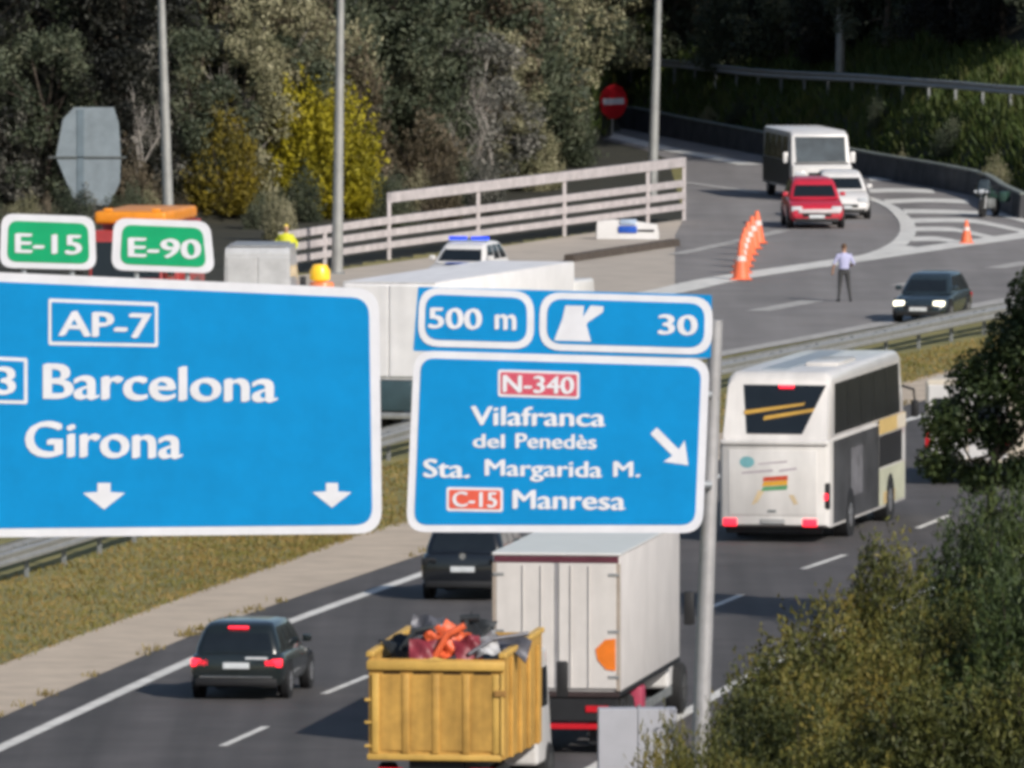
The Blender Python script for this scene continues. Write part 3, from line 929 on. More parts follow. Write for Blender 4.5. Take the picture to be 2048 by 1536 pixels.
# ---- dark oncoming car
M_navy = mat('dark navy paint', (0.022, 0.034, 0.042), 0.22, coat=0.6, var=.1)
c3 = car('car', 'dark blue oncoming car with lit headlights beside the median guard rail', M_navy, 4.2, 1.68, 1.42, 'hatch', None, M_head_on)
place(c3, 1836, 648, R(13), 2.1, False)
# ---- red and white cars and minibus queueing on the slip road
M_redp = mat('red car paint', (0.50, 0.022, 0.045), 0.3, coat=0.5, var=.06)
c4 = car('car', 'red car at the front of the queue on the slip road', M_redp, 4.2, 1.9, 1.66, 'suv')
place(c4, 1634, 459, R(-3), 2.1, False)
pbox('bumper_trim', mat('pale bumper trim', (.62, .55, .56), .5), c4, -.80, .62, 2.06, 2.14, .53, .66, .02)
c5 = car('car', 'white car beside the red car on the slip road', M_wpaint, 4.3, 1.85, 1.6, 'hatch')
place(c5, 1688, 440, R(-2), 2.1, False)

# ---- generic big-box helpers
def truck_cab(root, y0, w, h, paint, L=2.2, front=True, zb=.55):
    """cab-over cab whose back is at y0, facing +y"""
    hw = w / 2
    MB().hexa([(-hw, y0, zb), (hw, y0, zb), (hw, y0 + L, zb), (-hw, y0 + L, zb), (-hw + .05, y0, h), (hw - .05, y0, h), (hw - .07, y0 + L - .28, h), (-hw + .07, y0 + L - .28, h)], .09, 3).build('cab', paint, root)
    zg0, zg1 = zb + (h - zb) * .50, zb + (h - zb) * .88
    def f(u, v, l):
        z = zg0 + (zg1 - zg0) * v
        yy = y0 + L - .28 * (z - zb) / (h - zb) + l
        return (u * (hw - .16), yy, z)
    quad_on(f, -1, 1, 0, 1).build('windscreen', M_glass, root)
    for s in (1, -1):
        def g(u, v, l, s=s):
            z = zg0 + (zg1 - zg0) * v
            return (s * (hw - .05 * (z - zb) / (h - zb) + l), y0 + .45 + (L - .95) * u, z)
        quad_on(g, 0, 1, 0, .9).build('side_window', M_glass, root)
        MB().box(s * (hw + .18) - .1, s * (hw + .18) + .1, y0 + L - .15, y0 + L + .02, zg0 + .1, zg0 + .75, .03, 2).build('mirror', M_black, root)
        x0, x1 = sorted((s * hw * .55, s * hw * .93))
        pbox('headlight', M_head, root, x0, x1, y0 + L - .03, y0 + L + .03, zb + .05, zb + .25, .02)
    pbox('grille', M_black, root, -hw * .7, hw * .7, y0 + L - .06, y0 + L + .012, zb + .32, zg0 - .15, .02)
    pbox('front_bumper', M_black, root, -hw * .98, hw * .98, y0 + L - .3, y0 + L + .04, .28, zb + .02, .04)

# ---- white box lorry in the middle lane
LW, LT, LB, LL = 2.4, 3.74, 1.18, 9.2
t1 = empty('box_lorry', (0, 0, 0), 0, 'white box lorry with orange mark on its closed rear doors', 'lorry')
place(t1, 1112, 1512, R(7.6), LL / 2)
hw, hl = LW / 2, LL / 2
MB().box(-hw, hw, -hl + .06, hl, LB, LT, .03, 2).build('box_body', M_wpaint2, t1)
pbox('roof_edge', mat('maroon edge', (.10, .02, .035), .6), t1, -hw + .03, hw - .03, -hl + .035, -hl + .075, LT - .15, LT - .03, .006, 1)
pbox('roof_cap', M_wpaint, t1, -hw - .015, hw + .015, -hl + .03, hl, LT - .02, LT + .035, .015, 1)
M_door = mat('lorry door white', (.64, .60, .575), .5, var=.04, streak=(0, 3, 1, .4, .93, 1.03))
for s in (1, -1):
    x0, x1 = sorted((s * .045, s * (hw - .07)))
    dr = pbox('door', M_door, t1, x0, x1, -hl + .01, -hl + .07, LB + .06, LT - .16, .012, 1)
    for xx in (.28, .62):
        MB().cyl((s * xx, -hl - .012, LB + .1), (s * xx, -hl - .012, LT - .2), .011, seg=8).build('lock_rod', M_door, dr)
    for zz in (LB + .25, LB + 1.1, LT - .4):
        x0, x1 = sorted((s * (hw - .22), s * (hw - .01)))
        pbox('hinge', M_galv, dr, x0, x1, -hl - .006, -hl + .02, zz, zz + .06, .006, 1)
pbox('door_gap', mat('door seam grey', (.28, .27, .28), .7), t1, -.07, .035, -hl + .02, -hl + .06, LB + .06, LT - .16)
for s in (1, -1):
    x0, x1 = sorted((s * (hw - .075), s * (hw + .004)))
    pbox('corner_post', mat('taupe corner post', (.36, .30, .25), .6), t1, x0, x1, -hl + .015, -hl + .075, LB + .02, LT - .16, .008, 1)
og = [(.86 + .0, LB + .62)]
b = MB(); b.prism([(hw - .08, LB + .40), (hw - .08, LB + 1.0), (hw - .28, LB + .98), (hw - .46, LB + .80), (hw - .42, LB + .60), (hw - .26, LB + .42)], 'y', -hl - .004, -hl + .008)
b.build('orange_mark', mat('orange marking', (.78, .19, .015), .5), t1)
pbox('rear_frame', mat('dark rear frame', (.035, .02, .02), .7), t1, -hw + .02, hw - .02, -hl + .02, -hl + .2, LB - .1, LB - .005, .01, 1)
pbox('light_bar', M_black, t1, -hw + .06, hw - .06, -hl + .05, -hl + .2, .62, LB - .12, .02, 1)
for s in (1, -1):
    x0, x1 = sorted((s * .55, s * .98))
    pbox('tail_light', M_red, t1, x0, x1, -hl + .02, -hl + .06, .80, .92, .01, 1)
pbox('underrun_bar', M_red, t1, -hw + .1, hw - .1, -hl + .04, -hl + .12, .48, .58, .01, 1)
pbox('chassis', M_black, t1, -.5, .5, -hl + .3, hl + 2, .6, LB - .01, .02, 1)
for s in (1, -1):
    x0, x1 = sorted((s * (hw - .62), s * (hw - .06)))
    pbox('mud_flap', M_black, t1, x0, x1, -hl + .35, -hl + .38, .18, .75)
    pbox('side_guard', M_galv_d, t1, s * hw - .04, s * hw + .0, -1.8, hl - 1.2, .55, .72, .01, 1)
    for yy in (-hl + 1.0, -hl + 2.2, hl - 1.5 + 2.6):
        wheel(t1, s * (hw - .2), yy, .5, .32, M_dkrim, s)
pbox('tool_box', mat('red tool box', (.42, .05, .10), .5), t1, hw - .3, hw + .01, -1.4, -.8, .42, 1.05, .03)
pbox('side_rail', M_black, t1, hw - .06, hw + .006, -hl + .1, hl, LB - .09, LB - .004, .01, 1)
truck_cab(t1, hl + .15, 1.95, 2.6, M_wpaint, 1.8)

# ---- yellow skip lorry with scrap
YW, YL, YB, YT = 2.42, 4.4, 1.02, 2.86
M_yel = mat('yellow skip paint', (.58, .33, .075), .6, streak=(0, 4, 4, .5, .72, 1.12), var=.14, scale=2.5, bump=.1, bscale=12)
M_yel2 = mat('yellow skip rim', (.62, .38, .09), .55, var=.12)
t2 = empty('skip_lorry', (0, 0, 0), 0, 'yellow open topped scrap lorry at the bottom edge of the picture', 'lorry')
place(t2, 872, 1636, R(9), YL / 2)
hw, hl = YW / 2, YL / 2
pbox('floor', M_yel, t2, -hw + .05, hw - .05, -hl + .05, hl, YB, YB + .1)
for s in (1, -1):
    MB().hexa([(s * (hw - .06), -hl + .05, YB), (s * hw, -hl + .05, YB), (s * hw, hl, YB), (s * (hw - .06), hl, YB), (s * (hw - .06), -hl + .05, YT - .04), (s * hw, -hl + .05, YT - .04), (s * hw, hl, YT + .12), (s * (hw - .06), hl, YT + .12)], .006, 1).build('side_wall', M_yel, t2)
    MB().hexa([(s * (hw - .09), -hl + .0, YT - .037), (s * (hw + .05), -hl, YT - .037), (s * (hw + .05), hl, YT + .123), (s * (hw - .09), hl, YT + .123), (s * (hw - .09), -hl, YT + .06), (s * (hw + .05), -hl, YT + .06), (s * (hw + .05), hl, YT + .22), (s * (hw - .09), hl, YT + .22)], .015, 1).build('top_rail', M_yel2, t2)
    for k in range(4):
        yy = -hl + .7 + k * 1.0
        x0, x1 = sorted((s * (hw + .002), s * (hw + .06)))
        pbox('side_rib', M_yel, t2, x0, x1, yy, yy + .12, YB, YT - .06, .01, 1)
pbox('front_wall', M_yel, t2, -hw + .065, hw - .065, hl - .06, hl, YB, YT + .12)
tg = pbox('tailgate', M_yel, t2, -hw + .0, hw - .0, -hl + .0, -hl + .05, YB + .06, YT - .06, .008, 1)
for k in range(5):
    xx = -hw + .06 + k * (YW - .12 - .13) / 4
    pbox('gate_post', M_yel2 if k in (0, 4) else M_yel, tg, xx, xx + .13, -hl - .055, -hl - .002, YB + .1, YT - .32, .025, 2)
for k in range(4):
    xx = -hw + .21 + k * (YW - .25) / 4
    MB().hexa([(xx, -hl - .006, YB + .15), (xx + .40, -hl - .035, YB + .15), (xx + .40, -hl + .002, YB + .15), (xx, -hl + .002, YB + .15), (xx, -hl - .006, YT - .36), (xx + .40, -hl - .035, YT - .36), (xx + .40, -hl + .002, YT - .36), (xx, -hl + .002, YT - .36)], .004, 1).build('gate_panel', M_yel, tg)
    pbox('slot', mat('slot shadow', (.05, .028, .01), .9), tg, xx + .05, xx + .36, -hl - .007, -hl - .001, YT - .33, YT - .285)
pbox('gate_rail', M_yel2, tg, -hw - .03, hw + .03, -hl - .08, -hl + .03, YT - .26, YT - .09, .03, 2)
pbox('gate_sill', M_yel2, tg, -hw - .02, hw - .03, -hl - .07, -hl + .02, YB - .02, YB + .09, .02, 2)
for zz in (YB + .2, YB + .62, YB + 1.02):
    pbox('hinge', M_yel2, tg, -hw - .07, -hw + .05, -hl - .05, -hl + .05, zz, zz + .05, .01, 1)
pbox('latch', mat('latch brown', (.36, .19, .05), .6), tg, hw - .16, hw + .06, -hl - .09, -hl - .03, YT - .72, YT - .6, .015, 1)
MB().cyl((hw - .02, -hl - .05, YB + .1), (hw - .02, -hl - .05, YT - .3), .035, seg=8).build('lock_bar', M_yel2, tg)
b = MB()
b.poly([(-.25, -hl - .082, YT - .085), (.25, -hl - .082, YT - .085), (0, -hl - .06, YT - .02)])
b.poly([(-.25, -hl - .052, YT - .085), (.25, -hl - .052, YT - .085), (0, -hl - .03, YT - .02)]); b.build('gate_lug', M_yel2, tg)
pbox('chassis', M_black, t2, -.5, .5, -hl + .1, hl + 2, .5, YB - .03, .02, 1)
for s in (1, -1):
    for yy in (-hl + .9, hl + 1.4):
        wheel(t2, s * (hw - .2), yy, .45, .3, M_dkrim, s)
    x0, x1 = sorted((s * .6, s * 1.05))
    pbox('tail_light', M_red, t2, x0, x1, -hl - .02, -hl + .05, .72, .86, .01, 1)
truck_cab(t2, hl + .15, 2.25, 2.62, M_wpaint, 1.7)
# the scrap in it: separate pieces
def bent_sheet(n, sx, sy, amp, seed):
    rg = random.Random(seed)
    b = MB()
    ph = [rg.uniform(0, 6) for _ in range(4)]
    def f(i, j, o):
        u, v = i / n, j / n
        return ((u - .5) * sx, (v - .5) * sy, amp * (math.sin(u * 5 + ph[0]) * math.cos(v * 4 + ph[1]) + .5 * math.sin(u * 11 + v * 7 + ph[2])) + o)
    top = [[b.bm.verts.new(f(i, j, .012)) for i in range(n + 1)] for j in range(n + 1)]
    bot = [[b.bm.verts.new(f(i, j, -.012)) for i in range(n + 1)] for j in range(n + 1)]
    for j in range(n):
        for i in range(n):
            b.bm.faces.new((top[j][i], top[j][i + 1], top[j + 1][i + 1], top[j + 1][i]))
            b.bm.faces.new((bot[j][i], bot[j + 1][i], bot[j + 1][i + 1], bot[j][i + 1]))
    ed = [(0, i) for i in range(n + 1)] + [(j, n) for j in range(1, n + 1)] + [(n, i) for i in range(n - 1, -1, -1)] + [(j, 0) for j in range(n - 1, 0, -1)]
    for (a, b1), (c, d1) in zip(ed, ed[1:] + ed[:1]):
        b.bm.faces.new((top[a][b1], bot[a][b1], bot[c][d1], top[c][d1]))
    return b
bpy.context.view_layer.update()
MT2 = t2.matrix_world.copy()
M_s1 = mat('scrap dark', (.035, .04, .045), .6, metal=.3, var=.3)
M_s2 = mat('scrap orange red', (.72, .12, .04), .5, var=.2)
M_s3 = mat('scrap crimson', (.22, .025, .04), .5, var=.2)
M_s4 = mat('scrap pale', (.38, .38, .40), .5, var=.2)
M_s5 = mat('scrap grey', (.12, .12, .14), .5, metal=.3, var=.3)
scr = [((-.55, -1.1, 2.98), (.8, 1.0, .13), (R(18), R(-28), .4), M_s1, 'dark crumpled sheet at the left of the scrap load'),
       ((-.28, -1.3, 3.16), (.55, .7, .12), (R(62), R(10), .2), M_s5, 'grey bent piece standing up in the scrap load'),
       ((-.02, -1.5, 3.02), (.34, .6, .07), (R(70), R(-35), .3), M_s2, 'orange-red slanting piece in the middle of the scrap load'),
       ((.18, -1.4, 3.18), (.5, .3, .06), (R(55), R(30), .1), M_s2, 'orange-red folded piece on top of the scrap load'),
       ((-.25, -1.75, 2.86), (.5, .5, .07), (R(60), R(5), .3), M_s3, 'crimson bent piece low in front of the scrap load'),
       ((.42, -1.6, 2.9), (.45, .5, .08), (R(62), R(-8), .2), M_s3, 'dark pink bent piece right of the middle of the scrap load'),
       ((.52, -1.1, 3.2), (.5, .55, .12), (R(65), R(22), .5), M_s1, 'black crumpled piece at the top right of the scrap load'),
       ((.68, -1.5, 2.98), (.42, .4, .08), (R(58), R(-15), .2), M_s4, 'white curled piece at the right of the scrap load'),
       ((.88, -.9, 3.0), (.9, .5, .1), (R(35), R(16), .2), M_s5, 'pale grey strip sticking out over the right rim of the scrap load'),
       ((0, .3, 2.75), (2.2, 3.2, .14), (R(2), R(1), 0), M_s1, 'flat dark sheets filling the back of the scrap load')]
for k, (p, sz, rt, m_, lab) in enumerate(scr):
    if k < 9: sz = (sz[0] * 1.05, sz[1] * 1.0, sz[2]); p = (p[0] * 1.15, p[1], p[2] + .02)
    o = bent_sheet(8, sz[0], sz[1], sz[2], k + 3).build('scrap_piece', m_, None, smooth=50)
    o.scale = (1, 1, 1)
    o.matrix_world = MT2 @ (Matrix.Translation(p) @ (Matrix.Rotation(rt[2], 4, 'Z') @ Matrix.Rotation(rt[1], 4, 'Y') @ Matrix.Rotation(rt[0], 4, 'X')))
    tag(o, lab, 'scrap', 'scrap pieces in the yellow lorry')

# pipes, an axle and a frame among the scrap
def scrap_tube(paths, r, m_, lab):
    b = MB()
    for q in paths: b.tube(q, r, 8)
    o = b.build('scrap_part', m_, None)
    o.matrix_world = MT2.copy()
    tag(o, lab, 'scrap', 'scrap pieces in the yellow lorry')
scrap_tube([[(-.75, -1.5, 2.9), (-.5, -1.45, 3.25), (-.2, -1.4, 3.3), (.0, -1.4, 3.0)]], .055, M_s1, 'bent dark pipe arching over the left of the scrap load')
scrap_tube([[(-.1, -1.75, 2.8), (.12, -1.7, 3.2), (.42, -1.6, 3.36)]], .06, M_s2, 'orange bar rising through the middle of the scrap load')
scrap_tube([[(.3, -1.2, 2.9), (.38, -1.2, 3.45)], [(.28, -1.2, 3.45), (.62, -1.2, 3.47)]], .07, M_s1, 'black upright with a crosspiece in the scrap load')
scrap_tube([[(.5, -1.7, 2.85), (.9, -1.5, 3.12), (1.5, -1.2, 3.2)]], .04, M_s5, 'thin grey pipe poking out to the right of the scrap load')

# ---- white coach in the right lane, seen from behind
BW, BL_, BT = 2.55, 11.2, 3.86
cb = empty('coach', (0, 0, 0), 0, 'white coach with big dark rear window and dark patterned right side', 'coach')
place(cb, 1548, 1088, R(10.6), BL_ / 2)
hw, hl = BW / 2, BL_ / 2
def bus_section(y, hw_, zb, zt, rc=.22, low=.0):
    pts = []
    for cx, cz, a0 in ((hw_ - rc, zt - rc, 0), (-hw_ + rc, zt - rc, 90)):
        for k in range(6):
            a = R(a0 + 90 * k / 5)
            pts.append((cx + rc * math.cos(a), y, cz + rc * math.sin(a)))
    pts = pts + [(-hw_, y, zb + .1), (-hw_ + .06, y, zb), (hw_ - .06, y, zb), (hw_, y, zb + .1)]
    return pts
M_bus = mat('coach white', (.66, .63, .61), .35, var=.04, coat=.3, streak=(0, 3, .6, .5, .88, 1.06))
zl = 2.32
# lower body
b = MB()
b.ring_loft([[(x, -hl + dy, z) for x, z in ((w_, .36 + e), (w_, zl - e), (-w_, zl - e), (-w_, .36 + e))] for dy, w_, e in ((0, hw - .10, .06), (.06, hw - .02, .02), (.16, hw, 0), (BL_ - .3, hw, 0), (BL_ - .05, hw - .08, .02), (BL_, hw - .2, .06))])
b.build('lower_body', M_bus, cb, smooth=50)
# upper body, raked at the back
rk = .62
rings = []
for y0, wf, zt, k in ((-hl + .12, .97, BT - .16, 1), (-hl + .24, 1, BT - .03, 1), (-hl + .6, 1, BT, .6), (hl - .5, 1, BT, -.2), (hl - .2, .98, BT - .1, -.6), (hl - .06, .9, BT - .35, -.8)):
    s_ = bus_section(0, (hw - .03) * wf, zl - .02, zt)
    rings.append([(x * (1 - .05 * (z - zl) / (BT - zl)), y0 + rk * k * (z - zl) / (BT - zl), z) for x, _, z in s_])
b = MB(); b.ring_loft(rings); b.build('upper_body', M_bus, cb, smooth=45)
def busrear(x, z, l=0.0):
    return (x, -hl + .12 + rk * (z - zl) / (BT - zl) - l, z)
rwq = [(-.80, 3.57), (1.10, 3.57), (.62, 2.48), (-.66, 2.48)]
b = MB()
f = [b.bm.verts.new(busrear(x, z, .02)) for x, z in rwq]; g = [b.bm.verts.new(busrear(x, z, -.03)) for x, z in rwq]
for i in range(4): b.bm.faces.new((f[i], f[(i + 1) % 4], g[(i + 1) % 4], g[i]))
b.bm.faces.new(f); b.bm.faces.new(list(reversed(g)))
rwo = b.build('rear_window', M_glass, cb, smooth=0)
M_yrefl = mat('painted yellow reflection', (.50, .29, .05), .5)  # the stripes paint a yellow reflection onto the dark rear window
for q in ([(-.74, 2.90), (.62, 3.12), (.64, 3.18), (-.76, 2.99)], [(-.30, 2.78), (.84, 2.98), (.88, 3.06), (-.28, 2.87)]):
    b = MB(); b.poly([busrear(x, z, .026) for x, z in q]); b.build('stripe', M_yrefl, rwo, smooth=0)
b = MB(); b.hexa([busrear(.02, 3.50, .02), busrear(.36, 3.50, .02), busrear(.36, 3.50, .07), busrear(.02, 3.50, .07), busrear(.02, 3.57, .02), busrear(.36, 3.57, .02), busrear(.36, 3.57, .07), busrear(.02, 3.57, .07)])
b.build('brake_light', M_red_on, cb)
pbox('rear_ledge', M_bus, cb, -hw + .03, hw - .03, -hl - .06, -hl + .3, zl - .10, zl + .03, .05, 3)
pbox('engine_cover', M_bus, cb, -hw + .22, hw - .28, -hl - .022, -hl + .03, .62, zl - .2, .03, 2)
def decal(name, poly, m, l=.026, parent=None):
    b = MB(); b.poly([(x, -hl - l, z) for x, z in poly]); return b.build(name, m, parent or cb, smooth=0)
decal('teal_logo', [(-.62 + .17 * math.cos(t), 1.84 + .13 * math.sin(t)) for t in (2 * math.pi * k / 18 for k in range(18))], mat('teal print', (.16, .38, .42), .5))
M_gp = mat('faint grey print', (.42, .36, .40), .5)
for q in ([(-.36, 1.78), (.30, 1.84), (.30, 1.88), (-.36, 1.81)], [(-.74, 1.57), (-.02, 1.63), (-.02, 1.68), (-.74, 1.61)], [(.12, 1.62), (.52, 1.68), (.52, 1.73), (.12, 1.67)]):
    decal('print_line', q, M_gp)
fl = [(-.30, 1.22), (.30, 1.26), (.32, 1.56), (-.22, 1.52)]
for k, (c_, n_) in enumerate((((.55, .07, .03), 'red print'), ((.72, .36, .03), 'yellow print'), ((.10, .30, .14), 'green print'))):
    z0 = 1.50 - k * .11
    decal('crest_band', [(-.26 - .02 * k, z0 - .10), (.32 - .01 * k, z0 - .06), (.32, z0 + .045), (-.24, z0 + .0)], mat(n_, c_, .5))
decal('ribbon', [(-.52, .86), (-.38, .92), (-.22, 1.18), (-.36, 1.20)], mat('pale gold print', (.62, .48, .30), .5))
decal('ribbon', [(.34, 1.10), (.46, 1.10), (.56, .90), (.46, .88)], mat('pale gold print', (.62, .48, .30), .5))
pbox('handle', M_galv_d, cb, -.14, .06, -hl - .045, -hl - .02, .70, .76, .01, 1)
pbox('number_plate', mat('greyed plate', (.36, .36, .36), .5), cb, -.30, .26, -hl - .04, -hl - .015, .44, .55, .008, 1)
pbox('tail_light', M_red_on, cb, -hw + .10, -hw + .42, -hl - .02, -hl + .08, .38, .56, .03)
pbox('tail_light', M_red_on, cb, hw - .62, hw - .28, -hl - .02, -hl + .08, .38, .56, .03)
tlv = pbox('corner_light', M_black, cb, hw - .14, hw + .005, -hl + .0, -hl + .14, .78, 1.38, .03)
pbox('red_lens', M_red_on, tlv, hw - .13, hw - .03, -hl - .012, -hl + .06, .98, 1.14, .02)
pbox('rear_skirt', M_black, cb, -hw + .12, hw - .2, -hl + .25, -hl + .5, .2, .37, .02)
# right side
M_bglass = mat('black coach glass', (.010, .011, .013), .3, spec=.15)
M_bdark = mat('dark side wrap', (.055, .055, .06), .4, var=.35, scale=1.2)
def sidep(name, y0, y1, z0, z1, m, l=.012, sk=0.0, parent=None):
    return MB().hexa([(hw - .004, y0, z0), (hw + l, y0, z0), (hw + l, y1, z0), (hw - .004, y1, z0), (hw - .004, y0 + sk, z1), (hw + l, y0 + sk, z1), (hw + l, y1 + sk, z1), (hw - .004, y1 + sk, z1)]).build(name, m, parent or cb, smooth=0)
sidep('side_wrap', -hl + .55, hl - 4.2, .42, zl - .02, M_bdark)
sidep('wrap_figure', -hl + 3.0, -hl + 4.6, .9, 2.0, mat('grey figure print', (.17, .165, .18), .5, var=.3), .016)
sidep('side_window', hl - 4.1, hl - .9, 1.32, zl - .28, M_bglass, .014)
sidep('cream_panel', hl - 4.1, hl - .45, zl - .24, zl + .10, mat('yellow cream print', (.60, .42, .16), .5, var=.1), .016)
sidep('cream_panel', hl - 1.6, hl - .35, zl - .23, zl + .09, M_cream, .02)
sidep('pale_panel', hl - 4.15, hl - .5, .42, 1.26, mat('pale green cream print', (.50, .50, .38), .5, var=.12), .014)
sidep('yellow_flash', hl - 3.6, hl - 1.9, .44, .72, mat('gold print', (.58, .42, .20), .5), .018)
def busside(u, v, l):
    z = zl + .12 + (3.58 - zl - .12) * v
    x = (hw - .03) * (1 - .05 * (z - zl) / (BT - zl)) + l
    return (x, -hl + .85 + (BL_ - 1.75) * u + rk * .6 * (z - zl) / (BT - zl) * (1 - u) * 1.0, z)
for k in range(5):
    quad_on(busside, k / 5 + .002, (k + 1) / 5 - .002, 0, 1, 2, 2).build('side_window', M_bglass, cb)
pbox('roof_hatch', mat('grey roof panel', (.30, .34, .38), .5), cb, -.55, .05, -hl + 1.6, hl - 1.6, BT - .01, BT + .03, .012, 1)
pbox('air_conditioner', M_bus, cb, .15, .9, -hl + 3.4, -hl + 6, BT - .02, BT + .09, .04, 2)
for s in (1, -1):
    for yy in (-hl + 2.9, hl - 2.6):
        MB().cyl((s * (hw - .3), yy, .5), (s * (hw + .018), yy, .5), .6, seg=24).build('wheel_arch', M_black, cb)
        wheel(cb, s * (hw - .14), yy, .48, .32, M_rim, s)
    MB().tube([(s * (hw - .1), hl - .1, 3.0), (s * (hw + .1), hl + .3, 2.9), (s * (hw + .12), hl + .35, 2.6)], .03, 8).build('mirror_arm', M_black, cb)
    MB().box(s * (hw + .12) - .09, s * (hw + .12) + .09, hl + .3, hl + .4, 2.25, 2.65, .04, 2).build('mirror', M_black, cb)
quad_on(lambda u, v, l: (u * .95, hl - .06 - rk * .8 * v * .8 + l + .02, zl + .05 + v * 1.1), -1, 1, 0, 1).build('windscreen', M_glass, cb)

# ---- minibus behind the red car (front towards us)
mv = empty('minibus', (0, 0, 0), 0, 'tall white minibus with wide windscreen behind the red car', 'minibus')
place(mv, 1645, 402, R(-9), 3.1, False)
hw, hl = 1.06, 3.1
b = MB()
prof = [(-hl, .42), (hl - .05, .42), (hl, .62), (hl - .02, 1.18), (hl - .25, 1.28), (hl - .58, 2.28), (hl - .9, 2.42), (-hl + .1, 2.42), (-hl, 2.3)]
for xs_ in (1,):
    rings = []
    for x in (-hw, -hw + .08, hw - .08, hw):
        k = 0.0 if abs(x) < hw - .01 else .05
        rings.append([(x * (1 - .07 * max(0, (z - 1.1)) / 1.5), y * (1 - .012 * (k > 0)), .42 + (z - .42) * (1 - .02 * (k > 0))) for y, z in prof])
    b.ring_loft(rings)
b.build('body', M_wpaint, mv, smooth=30)
def mws(u, v, l):
    z = 1.34 + (2.22 - 1.34) * v
    return (u * (hw - .17), hl - .25 - .37 * (z - 1.28) / 1.14 + l + .012, z)
quad_on(mws, -1, 1, 0, 1).build('windscreen', M_glass2, mv)
pbox('wiper_tray', M_black, mv, -hw + .1, hw - .1, hl - .27, hl - .2, 1.24, 1.32, .01, 1)
pbox('grille', M_black, mv, -.5, .5, hl - .03, hl + .012, .72, .98, .02)
pbox('front_bumper', M_black, mv, -hw + .04, hw - .04, hl - .2, hl + .05, .3, .56, .04)
for s in (1, -1):
    x0, x1 = sorted((s * .62, s * .98))
    pbox('headlight', M_head, mv, x0, x1, hl - .08, hl + .015, .78, 1.02, .03)
    MB().box(s * (hw + .14) - .09, s * (hw + .14) + .09, hl - .75, hl - .62, 1.3, 1.68, .03, 2).build('mirror', M_wpaint, mv)
    for yy in (-hl + 1.1, hl - 1.1):
        wheel(mv, s * (hw - .12), yy, .35, .24, M_rim, s)
    for k in range(4):
        MB().hexa([(s * (hw - .03), -hl + .3 + k * 1.2, 1.4), (s * (hw + .006), -hl + .3 + k * 1.2, 1.4), (s * (hw + .006), -hl + 1.42 + k * 1.2, 1.4), (s * (hw - .03), -hl + 1.42 + k * 1.2, 1.4),
                   (s * (hw - .09), -hl + .3 + k * 1.2, 2.2), (s * (hw - .055), -hl + .3 + k * 1.2, 2.2), (s * (hw - .055), -hl + 1.36 + k * 1.2, 2.2), (s * (hw - .09), -hl + 1.36 + k * 1.2, 2.2)]).build('side_window', M_glass, mv, smooth=0)

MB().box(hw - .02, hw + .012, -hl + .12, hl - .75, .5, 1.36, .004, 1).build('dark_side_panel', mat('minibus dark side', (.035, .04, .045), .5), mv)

# ---- white van beyond the coach, seen through the leaves
dv = empty('delivery_van', (0, 0, 0), 0, 'white van ahead of the coach, half hidden by the tree leaves', 'van')
place(dv, 1935, 972, R(12), 2.8)
hw, hl = 1.05, 2.8
MB().box(-hw, hw, -hl, hl - 1.6, .5, 2.55, .1, 3).build('body', M_cream, dv)
MB().hexa([(-hw, hl - 1.6, .5), (hw, hl - 1.6, .5), (hw, hl, .5), (-hw, hl, .5), (-hw + .06, hl - 1.6, 2.2), (hw - .06, hl - 1.6, 2.2), (hw - .1, hl - 1.1, 2.1), (-hw + .1, hl - 1.1, 2.1)], .08, 2).build('cab', M_wpaint, dv)
for s in (1, -1):
    x0, x1 = sorted((s * .02, s * (hw - .08)))
    dd = pbox('rear_door', M_wpaint, dv, x0, x1, -hl - .02, -hl + .03, .62, 2.42, .02, 1)
    x0, x1 = sorted((s * .14, s * (hw - .2)))
    pbox('door_window', M_glass, dd, x0, x1, -hl - .03, -hl - .015, 1.5, 2.1, .01, 1)
    x0, x1 = sorted((s * (hw - .12), s * (hw - .01)))
    pbox('tail_light', M_red, dv, x0, x1, -hl - .025, -hl + .02, .9, 1.3, .01, 1)
    for yy in (-hl + .9, hl - .9):
        wheel(dv, s * (hw - .12), yy, .35, .24, M_rim, s)
pbox('rear_bumper', M_black, dv, -hw + .02, hw - .02, -hl - .06, -hl + .1, .36, .56, .03)
pbox('red_stripe', mat('dark red stripe', (.30, .03, .06), .5), dv, -hw + .1, hw - .1, -hl - .027, -hl - .02, 1.28, 1.40)

# ---- white articulated lorry standing on the opposite carriageway, between the signs
al = empty('articulated_lorry', (0, 0, 0), 0, 'stopped white lorry seen between the two blue signs', 'lorry')
place(al, 778, 872, R(17), 7.4, True)
al.location.z = .02
hw = 1.25
M_brw = mat('bright white trailer', (.80, .78, .79), .5, var=.04, streak=(0, 3, .5, .5, .9, 1.04))
MB().box(-hw, hw, -7.36, 4.9, 1.42, 3.9, .03, 2).build('trailer_box', M_brw, al)
for s in (1, -1):
    x0, x1 = sorted((s * .02, s * (hw - .06)))
    pbox('rear_door', M_brw, al, x0, x1, -7.41, -7.35, 1.5, 3.84, .012, 1)
pbox('rear_frame', mat('teal grey frame', (.04, .075, .09), .6), al, -1.2, 1.2, -7.39, -7.1, .62, 1.40, .03)
pbox('underrun_bar', M_galv, al, -1.15, 1.15, -7.42, -7.3, .42, .58, .02)
for k in range(6):
    pbox('roof_panel', M_brw, al, -hw + .02, hw - .02, -7.38 + k * 2.05, -7.38 + k * 2.05 + 2.02, 3.9, 3.925, .005, 1)
pbox('side_skirt', M_galv_d, al, -hw + .01, hw - .01, -4.2, 2.6, .45, 1.1, .01, 1)
truck_cab(al, 5.15, 2.45, 3.4, M_wpaint, 2.2)
for s in (1, -1):
    for yy in (-6.3, -5.0, -3.7, 3.2, 6.3):
        wheel(al, s * (hw - .2), yy, .5, .32, M_dkrim, s)
